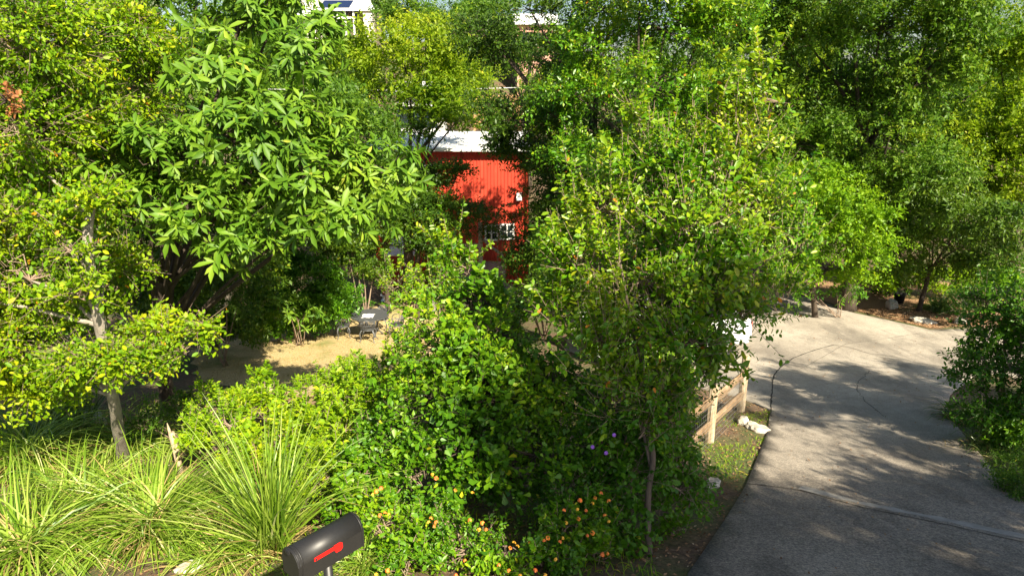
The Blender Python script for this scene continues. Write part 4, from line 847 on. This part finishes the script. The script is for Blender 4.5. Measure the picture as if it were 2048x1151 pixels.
# low growth under the crape myrtle
e = [E(1200, 890, 7.6, 90, 60), E(1240, 960, 7.2, 60, 60), E(1170, 970, 7.2, 80, 50), E(1340, 890, 7.6, 60, 60), E(1380, 960, 7.5, 40, 30), E(1240, 820, 7.7, 90, 60), E(1320, 820, 7.5, 60, 50), E(1360, 980, 7.4, 36, 24), E(1262, 1040, 7.0, 36, 46), E(1350, 1060, 7.3, 30, 16), E(1320, 1000, 7.5, 40, 30), E(1150, 1060, 7.2, 60, 40)]
shrub('dark leafy vine covered thicket round the foot of the crape myrtle', e, L_BUSH, name='thicket', cat='thicket', size=.075, cov=1.5, sub=.26, nl=7, L=.25, seed=113, tpl='obo', stems=.4, rs=2, rl=.3, trange=(0, .8), base=G(1230, 1050))
e = [E(1350, 810, 9.5, 40, 36), E(1340, 850, 9.0, 40, 30), E(1340, 740, 10.5, 50, 36)]
shrub('yellow green weedy shrub against the split rail fence', e, L_VINE, size=.06, cov=1.3, sub=.2, nl=7, L=.18, seed=114, tpl='dia', stems=.4)
e = [E(1330, 680, 13, 80, 36), E(1240, 670, 13, 80, 44), E(1400, 668, 13.4, 30, 26), E(1300, 720, 12.6, 80, 30)]
shrub('leafy shrub between the split rail fence and the parked car', e, L_BUSH, size=.09, cov=1.5, sub=.3, nl=7, L=.25, seed=116, tpl='dia', sr=.02)
# flowers on the vine
m_pur = plain('purple petal', (.28, .10, .55), .6, 0, 20, .15)
fv = empty('flowering_vine', G(1225, 1010)); tag(fv, 'vine with purple trumpet flowers in the dark thicket', 'vine')
foliage(fv, [E(1205, 885, 7.25, 40, 24)], L_BUSH, 'oval', .06, .6, .2, seed=115, name='foliage', L=.2, stems=.5)
for px, py in ((1228, 869), (1185, 893), (1212, 905)):
    bm = lathe([(.004, -.04), (.008, -.02), (.021, .0), (.024, .004), (.006, -.005)], 10); o = finish(bm, 'flower', m_pur, fv); o.location = P(px, py, 6.85) - fv.location; o.rotation_euler = (R(70), .2, 0)
# ------------------------------------------------------------------ bright undergrowth left of the bush
UG = [('bright vine heaped over the fence rail right of the lawn', [E(730, 790, 9.6, 55, 34), E(775, 750, 10, 30, 26), E(690, 860, 9, 60, 40), E(690, 800, 9.9, 30, 24)], L_VINE, .078, 8, .4),
      ('bright green thicket between the upright grass and the fence', [E(600, 850, 9.4, 50, 26), E(650, 830, 9.6, 34, 26), E(640, 900, 8.6, 60, 40), E(570, 890, 8.8, 40, 26)], L_VINE, .072, 7, .45),
      ('leafy weeds beside the broken wooden stake', [E(460, 850, 9.4, 50, 24), E(420, 815, 9.9, 40, 18), E(500, 900, 8.6, 50, 30), E(400, 880, 9, 40, 18)], L_VINE, .078, 7, .4),
      ('bright weeds right of the big grass clump', [E(570, 960, 7.9, 50, 30), E(640, 960, 7.7, 50, 40), E(490, 940, 8.2, 36, 26), E(600, 1010, 7.3, 40, 26)], L_VINE, .075, 6, .35),
      ('leafy weeds behind the mailbox', [E(720, 970, 7.5, 50, 46), E(770, 890, 8, 46, 50), E(690, 1030, 7, 46, 30), E(825, 955, 7.6, 56, 36), E(740, 910, 7.9, 40, 34)], L_BUSH, .07, 7, .35),
      ('tall bright vine on a stem left of the fence rail', [E(533, 785, 10.6, 20, 32), E(520, 825, 10.3, 30, 24)], L_VINE, .078, 10, .3),
      ('low weeds at the foot of the loquat trunk', [E(370, 815, 10.6, 40, 16), E(300, 845, 9.9, 40, 16)], L_FINE, .06, 6, .3),
      ('bright weedy patch in front of the dry lawn', [E(480, 800, 11.2, 40, 14), E(580, 830, 10.4, 40, 16), E(640, 770, 12, 50, 16), E(700, 740, 12.6, 40, 16)], L_VINE, .07, 5, .3)]
for i, (lb, el, mm, sz_, rs_, rl_) in enumerate(UG):
    shrub(lb, el, mm, name='weedy_shrub', size=sz_, cov=1.35, sub=.17, nl=8, L=.2, up=.5, seed=120 + i, tpl='oval' if i == 4 else 'dia', stems=.35, bias=.08 - .05 * (i % 2), rs=rs_, rl=rl_)
# ------------------------------------------------------------------ lantana with flower heads
m_or = plain('orange petal', (.85, .25, .03), .6, 0, 40, .3); m_yo = plain('yellow orange petal', (.9, .45, .04), .6, 0, 40, .3); m_co = plain('coral petal', (.85, .20, .04), .6, 0, 40, .3)
def head_mesh(seed):
    rn = random.Random(seed); bm = bmesh.new()
    for i in range(22):
        a = rn.uniform(0, 6.28); h_ = rn.uniform(0, 1); d = Vector((math.cos(a) * math.sqrt(1 - h_ * h_), math.sin(a) * math.sqrt(1 - h_ * h_), h_)); c_ = d * .016
        u = d.orthogonal().normalized(); v = d.cross(u); q = [bm.verts.new(c_ + (u * math.cos(k * 1.257) + v * math.sin(k * 1.257)) * .0085 + d * rn.uniform(-.002, .003)) for k in range(5)]; bm.faces.new(q)
    me = bpy.data.meshes.new('flower_head'); bm.to_mesh(me); bm.free(); return me
heads = []
for i, m_ in enumerate((m_or, m_yo, m_co)): me = head_mesh(i); me.materials.append(m_); heads.append(me)
LAN = [('lantana with yellow flowers just right of the mailbox', [E(770, 1050, 6.7, 70, 40), E(740, 1000, 7, 40, 30), E(820, 1110, 6.3, 70, 36)], [(752, 982), (745, 988), (762, 976), (770, 1025), (778, 1028), (760, 1030), (775, 1140), (752, 1148), (868, 1052), (862, 1036), (858, 1044), (872, 1044)]),
       ('lantana with orange and coral flowers at the bottom centre', [E(930, 1100, 6.4, 80, 36), E(1010, 1110, 6.3, 70, 36), E(890, 1040, 6.8, 50, 30)], [(865, 948), (872, 956), (910, 980), (945, 985), (940, 1040), (965, 1045), (958, 1058), (972, 1058), (1020, 1095), (1028, 1085), (998, 1130), (1018, 1140), (1040, 1150), (1088, 1080), (1095, 1075), (1035, 1092), (912, 1150), (930, 1120)]),
       ('taller lantana with yellow orange flowers left of the crape myrtle', [E(1130, 1040, 6.7, 60, 36), E(1190, 1010, 6.9, 50, 34), E(1110, 1110, 6.3, 70, 40), E(1190, 1100, 6.4, 40, 30)], [(1160, 1000), (1190, 995), (1185, 1006), (1202, 986), (1218, 1001), (1155, 1018), (1172, 1020), (1157, 1037), (1132, 1045), (1128, 1020), (1210, 1030), (1218, 1042), (1175, 1070), (1185, 1065), (1125, 1075), (1120, 1083), (1060, 1085), (1112, 1118), (1205, 1108), (1215, 1106), (1090, 1150), (1070, 1140)])]
for i, (lb, el, fl_) in enumerate(LAN):
    t_ = shrub(lb, el, L_BUSH, name='lantana', size=.06, cov=1.5, sub=.17, nl=8, L=.16, up=.8, seed=140 + i, rs=4, rl=.2, tpl='oval', stems=.4, bias=.1 if i < 2 else 0)
    for k, (px, py) in enumerate(fl_):
        o = bpy.data.objects.new('flower', heads[(k * 7 + i) % 3]); C.objects.link(o); o.parent = t_
        Y = min(Vector(c_).y for c_, r_ in el) - .25 + (1100 - py) * .0035; o.location = P(px, py, Y) - t_.location; o.rotation_euler = (R(35), 0, k); s_ = random.Random(k + i).uniform(.9, 1.4); o.scale = (s_, s_, s_)
# ------------------------------------------------------------------ grass clumps
grass('huge arching ornamental grass clump at the lower left', G(310, 1072) + Vector((0, 0, .0)), 2300, 1.65, .021, (0, 60), L_GRASS, 151, arch=1.1, spread=.12)
grass('pale arching grass clump at the left edge', G(60, 930), 1700, 1.75, .021, (5, 68), L_GRASS, 152, arch=1.5, spread=.14)
grass('upright stiff grass clump left of the mailbox', G(545, 1105), 340, 1.9, .02, (46, 86), L_GRASS, 153, arch=.5, spread=.07)
grass('grass clump behind the leaning grey trunk', G(250, 905), 900, 1.4, .020, (3, 58), L_GRASS, 154, arch=1.3, spread=.14)
grass('low grass clump behind the mailbox post', G(730, 1140), 420, .7, .012, (5, 70), L_GRASS, 155, arch=1.5, spread=.08)
grass('sprawling grass clump in the bottom left corner', G(60, 1120), 1300, 1.5, .021, (5, 65), L_GRASS, 156, arch=1.5, spread=.12)
grass('flattened straw coloured grass clump at the bottom edge', G(110, 1120), 300, 1.0, .014, (2, 50), L_DRY, 162, arch=.9, spread=.15)
grass('half flattened grass clump between the two biggest left clumps', G(165, 1010), 900, 1.3, .019, (3, 60), L_GRASS, 163, arch=1.3, spread=.15)
grass('short grass tuft beside the pale rock at the bottom edge', G(450, 1125), 600, .9, .016, (3, 60), L_GRASS, 164, arch=1.2, spread=.15)
grass('narrow grass clump with tall upright blades near the left edge', G(150, 880), 220, 1.9, .022, (55, 88), L_LIRI, 157, arch=.6, spread=.2)
grass('spiky variegated liriope clump in the mulch bed', G(1880, 622), 500, .95, .03, (15, 80), L_LIRI, 158, arch=1.4, spread=.12)
grass('second liriope clump half in shade beside the first', G(1945, 615), 420, .9, .028, (15, 80), L_LIRI, 159, arch=1.4, spread=.14)
grass('shaded grass clump on the right driveway edge', G(1925, 840), 420, .75, .014, (5, 70), L_LIRI, 160, arch=1.3, spread=.14)
grass('small strappy plant on the near right verge', G(1990, 900), 500, .55, .012, (10, 80), L_LIRI, 161, arch=1.2, spread=.2)
# dead seed stalk lines
# ------------------------------------------------------------------ right foreground bush
e = [E(1985, 620, 11.6, 70, 45), E(2040, 690, 11.2, 90, 60), E(1965, 740, 11, 55, 50), E(2000, 820, 10.6, 70, 45), E(2100, 780, 10.4, 90, 90), E(2110, 640, 10.8, 80, 70)]
shrub('dark glossy bush on the right side of the driveway', e, L_BUSH, name='bush', cat='bush', size=.075, cov=1.6, sub=.26, nl=7, L=.24, seed=171, tpl='oval', stems=.5, rs=4, rl=.4, trange=(0, .68), base=G(2010, 880), sr=.03, nst=10)
e = [E(2010, 880, 10.4, 50, 30), E(2045, 850, 10.3, 50, 40)]
shrub('low bright green shrub below the dark right bush', e, L_BUSH, size=.06, cov=1.5, sub=.2, nl=7, L=.18, seed=172, tpl='oval')
e = [E(2050, 980, 8.6, 40, 34), E(2030, 930, 9.2, 40, 26)]
shrub('feathery low plant at the right frame edge', e, L_FINE, size=.035, cov=1.2, sub=.16, nl=10, L=.2, seed=173, tpl='dia')
# potted plant in the mulch
pp_ = empty('potted_plant', G(1797, 606)); tag(pp_, 'small green plant in a black pot behind the pointed rock', 'potted plant')
finish(lathe([(.15, 0), (.2, .34), (.22, .35), (.22, .38), (.18, .38), (.16, .3)]), 'pot', m_pot, pp_)
c_ = pp_.location; foliage(pp_, [((c_.x, c_.y, c_.z + .7), (.32, .32, .3))], L_VINE, 'dia', .08, 1.2, .18, seed=175, name='foliage', L=.2, stems=.6, up=.6)
e = [E(1690, 585, 21.5, 30, 14), E(1600, 578, 21.5, 40, 16)]
shrub('low broad leaved plant at the far mulch edge', e, L_BUSH, size=.16, cov=1.2, sub=.2, nl=6, L=.25, seed=176, tpl='long')
# rust coloured dead branch in the elm
dbp = P(16, 200, 7.6)
foliage(t0 := empty('dead_branch', dbp), [((dbp.x, dbp.y, dbp.z), (.09, .09, .11))], L_RUST, 'oval', .055, 1.4, .08, seed=177, name='foliage', L=.12, stems=.6)
tag(t0, 'rust brown dead leafy branch hanging in the left elm', 'branch')
# ------------------------------------------------------------------ far trees: three kinds copied
def proto(seed, m_, pos, label, group):
    t_ = empty('hill_tree', pos); tag(t_, label, 'tree', group); rn = random.Random(seed); b_ = Vector(pos)
    ells = [((b_.x + rn.uniform(-2.2, 2.2), b_.y + rn.uniform(-2, 2), b_.z + rn.uniform(3.5, 8.5)), (rn.uniform(1.6, 2.6), rn.uniform(1.6, 2.4), rn.uniform(1.2, 2.0))) for _ in range(8)]
    ells.append(((b_.x, b_.y, b_.z + 6), (3, 3, 3)))
    trunkmesh(t_, limbs(b_, b_ + Vector((0, 0, 4)), ells, .22, seed), B_DARK, seed=seed)
    foliage(t_, ells, m_, 'dia', .26, 1.0, .75, .6, .4, 8, .7, .2, seed); return t_
def copy_tree(o, loc, rz, s_, label):
    r = o.copy(); C.objects.link(r); r.location = loc; r.rotation_euler = (0, 0, rz); r.scale = (s_,) * 3
    for ch in o.children: c_ = ch.copy(); C.objects.link(c_); c_.parent = r
    tag(r, label); return r
L_HILL = leafmat('hill tree leaf', [(0.037, .08, .012), (0.067, .13, .015), (0.122, .18, .02), (0.220, .24, .03)], [0, .5, .9, 1], .3, .5)
spots = [(-24, 40, 1.0), (-31, 52, 1.1), (-16, 46, .95), (-38, 38, 1.1), (-13, 62, 1.0), (-22, 66, 1.0), (-5, 68, .9), (3, 60, .85), (11, 50, .8), (20, 44, 1.0), (29, 48, 1.1), (37, 40, 1.1), (16, 34, .85), (27, 34, 1.0), (-12, 36, .75), (-21, 30, .9),
         (8, 42, .62), (-6, 88, 1.0), (2, 92, 1.0), (9, 80, .8), (-34, 96, 1.1), (-44, 84, 1.2), (-20, 120, 1.0), (-34, 112, 1.1), (-6, 116, 1.0), (6, 112, 1.0), (24, 66, .9), (42, 60, 1.2), (52, 74, 1.2), (34, 82, 1.0), (18, 96, .9), (-56, 66, 1.2), (-12, 106, .8), (-46, 50, 1.2)]
pr_ = []; LBL = 'green tree on the far hillside behind the red house'
for i, (x, y, s_) in enumerate(spots):
    if i < 3: pr_.append(proto(200 + i, (L_HILL, L_YEL, L_FINE)[i], Vector((x, y, g(x, y) - .2)), LBL, 'trees on the far hillside')); pr_[-1].scale = (s_,) * 3
    else: copy_tree(pr_[(i * 2 + i // 3) % 3], (x, y, g(x, y) - .2), i * 1.7, s_, LBL)
# ------------------------------------------------------------------ street trees beside and behind the viewpoint, whose shade falls on the driveway
def shade(label, base, ells, seed, cov=1.0, size=.16):
    b_ = Vector((*base, g(*base))); t_ = empty('street_tree', b_); tag(t_, label, 'tree')
    zf = min(c_[2] for c_, r_ in ells) - .5; trunkmesh(t_, limbs(b_, Vector((b_.x, b_.y, zf)), ells, .3, seed), B_GREY, seed=seed)
    foliage(t_, ells, L_OAK, 'dia', size, cov, .6, .4, .2, 8, .5, .2, seed, stems=.2, fill=.2, hole=.1)
def toward(x, y, z, t, r): # crown clump between a spot and the sun
    q = Vector((x, y, CZ + z)) + tosun / math.cos(R(SUN_EL)) * t; return (tuple(q), r)
shade('tall street tree shading the near end of the driveway', (14.5, -2.5),
      [toward(7.0, 6.4, -5.4, 7.6, (1.7, 1.9, .9)), toward(8.8, 8.8, -5.8, 7.6, (1.4, 1.5, .8)), toward(6.3, 8.6, -5.8, 8, (1.3, 1.2, .6)), toward(8.0, 12.4, -6.3, 9.5, (1.3, 1.0, .6)), toward(10, 6, -5, 7.5, (1.8, 2.0, 1.2)), toward(7.4, 10.9, -6.2, 9, (1.2, .7, .4)), toward(10.6, 11.2, -5, 8.5, (1.6, 1.6, 1.2)), toward(9.6, 14.0, -6.4, 10, (1.4, .8, .6)), toward(8.2, 7.4, -5.6, 8, (2.2, 2, .8)), toward(6.7, 9.9, -5.9, 8.5, (1.0, .8, .4)), toward(8.0, 10.2, -6, 8.2, (1.2, .8, .4)), toward(5.6, 6.6, -5.3, 8, (1.1, 1.2, .6)), toward(6.0, 7.6, -5.5, 8, (1.1, 1, .6)), toward(9.0, 12.0, -6.2, 8.6, (1.1, .7, .4))], 301, .72, .10)
shade('spreading street tree right of the driveway beyond the frame edge', (16, 4.5),
      [toward(6.3, 13.4, -6.6, 10, (1.5, .8, .35)), toward(8.6, 14.4, -6.7, 10, (1.5, .8, .35)), toward(7.4, 12.2, -6.5, 9.5, (1.2, .6, .3)), toward(10.4, 13.4, -6.6, 9, (1.3, .9, .5)), toward(5.3, 12.2, -6.5, 10, (.9, .5, .3)), toward(6.6, 14.9, -6.8, 10.5, (1.0, .5, .3)), toward(5.4, 14.2, -6.8, 10, (1.2, .5, .3)), toward(7.8, 15.9, -7, 10.5, (1.3, .5, .3)), toward(9.6, 16, -7, 10, (1.2, .5, .3))], 303, 1.1, .10)
shade('tall street tree behind the viewpoint shading the centre thicket', (9.5, -6.5),
      [toward(1.6, 7.6, -4.3, 13, (1.5, 1.8, 1.3)), toward(3.2, 7.3, -5, 13.5, (1.4, 1.6, 1.3)), toward(2.4, 7.4, -3.3, 13, (1.3, 1.4, .7)), toward(5, 6.4, -5.4, 13, (1.5, 1.6, 1.2)), toward(.6, 7.2, -4.8, 13, (1.2, 1.2, .7)), toward(1.2, 6.6, -5.4, 13.5, (1.4, 1.2, .9)), toward(2.4, 6.4, -5.4, 13, (1.5, 1.4, 1.0)), toward(2.6, 8.2, -4.6, 14, (1.3, 1.5, .9)), toward(.8, 7.6, -3.6, 13.5, (1.0, 1.1, .8)), toward(1.9, 7.0, -4.4, 12.5, (1.6, 1.3, 1.0)), toward(3.4, 6.9, -4.2, 13, (1.3, 1.3, 1.0))], 302, 1.3, .12)
# ------------------------------------------------------------------ loose cover
rg = np.random.default_rng(5)
def in_poly(x, y, poly):
    c_ = False; n_ = len(poly)
    for i in range(n_):
        x1_, y1_ = poly[i]; x2_, y2_ = poly[(i + 1) % n_]
        if (y1_ > y) != (y2_ > y) and x < (x2_ - x1_) * (y - y1_) / (y2_ - y1_) + x1_: c_ = not c_
    return c_
def scatter(n, x0, x1, y0, y1, ok, seed):
    rn = random.Random(seed); out = []
    while len(out) < n:
        x, y = rn.uniform(x0, x1), rn.uniform(y0, y1)
        if ok(x, y): out.append((x, y, g(x, y)))
    return np.array(out)
lx = [p[0] for p in lawn]; ly = [p[1] for p in lawn]
b_ = scatter(9000, min(lx), max(lx), min(ly), max(ly), lambda x, y: in_poly(x, y, lawn) and noise.noise(Vector((x * .8, y * .8, 1))) > -.25, 1); b_[:, 2] += .01
grass('short dry straw coloured grass of the lawn', None, 0, .09, .008, (30, 85), L_DRY, 401, 'lawn_grass', bases=b_, kind='stuff')
b_ = scatter(1900, 2.2, 6, 8.2, 13, lambda x, y: not in_poly(x, y, drv) and noise.noise(Vector((x * 1.2, y * 1.2, 1))) > .0, 2)
grass('green weeds of the driveway verge', None, 0, .11, .009, (15, 80), L_VINE, 402, 'verge_grass', bases=b_, kind='stuff')
b_ = scatter(9000, -9, 2.2, 5, 14, lambda x, y: not in_poly(x, y, drv) and noise.noise(Vector((x * .7, y * .7, 5))) > -.15, 3)
grass('weeds between the shrubs', None, 0, .22, .010, (25, 85), L_VINE, 403, 'ground_weeds', bases=b_, kind='stuff')
def litter(name, lab, pts, m_, size, seed):
    n_ = len(pts); r_ = np.random.default_rng(seed); a = r_.normal(size=(n_, 3)); a[:, 2] *= .25; nn = np.tile([0, 0, 1.], (n_, 1)) + r_.normal(size=(n_, 3)) * .3
    pts = pts.copy(); pts[:, 2] += .012
    o = leaves(name, m_, pts, a, nn, size * r_.uniform(.5, 1.3, n_), np.clip(r_.normal(size=n_) * .25 + .5, 0, 1), 'dia', None); tag(o, lab, kind='stuff')
litter('leaf_litter', 'fallen brown leaves on the soil', scatter(16000, -9, 6, 5, 14, lambda x, y: not in_poly(x, y, drv), 4), L_LIT, .05, 11)
litter('mulch_chips', 'loose mulch chips', scatter(9000, 7, 18, 17, 23, lambda x, y: in_poly(x, y, mul), 5), L_LIT, .07, 12)
sp_ = scatter(650, 3, 13, 5, 20, lambda x, y: in_poly(x, y, drv) and noise.noise(Vector((x * .6, y * .6, 8))) > -.1, 6); sp_[:, 2] += .035
litter('driveway_leaves', 'scattered dry leaves on the driveway', sp_, L_LIT, .045, 13)
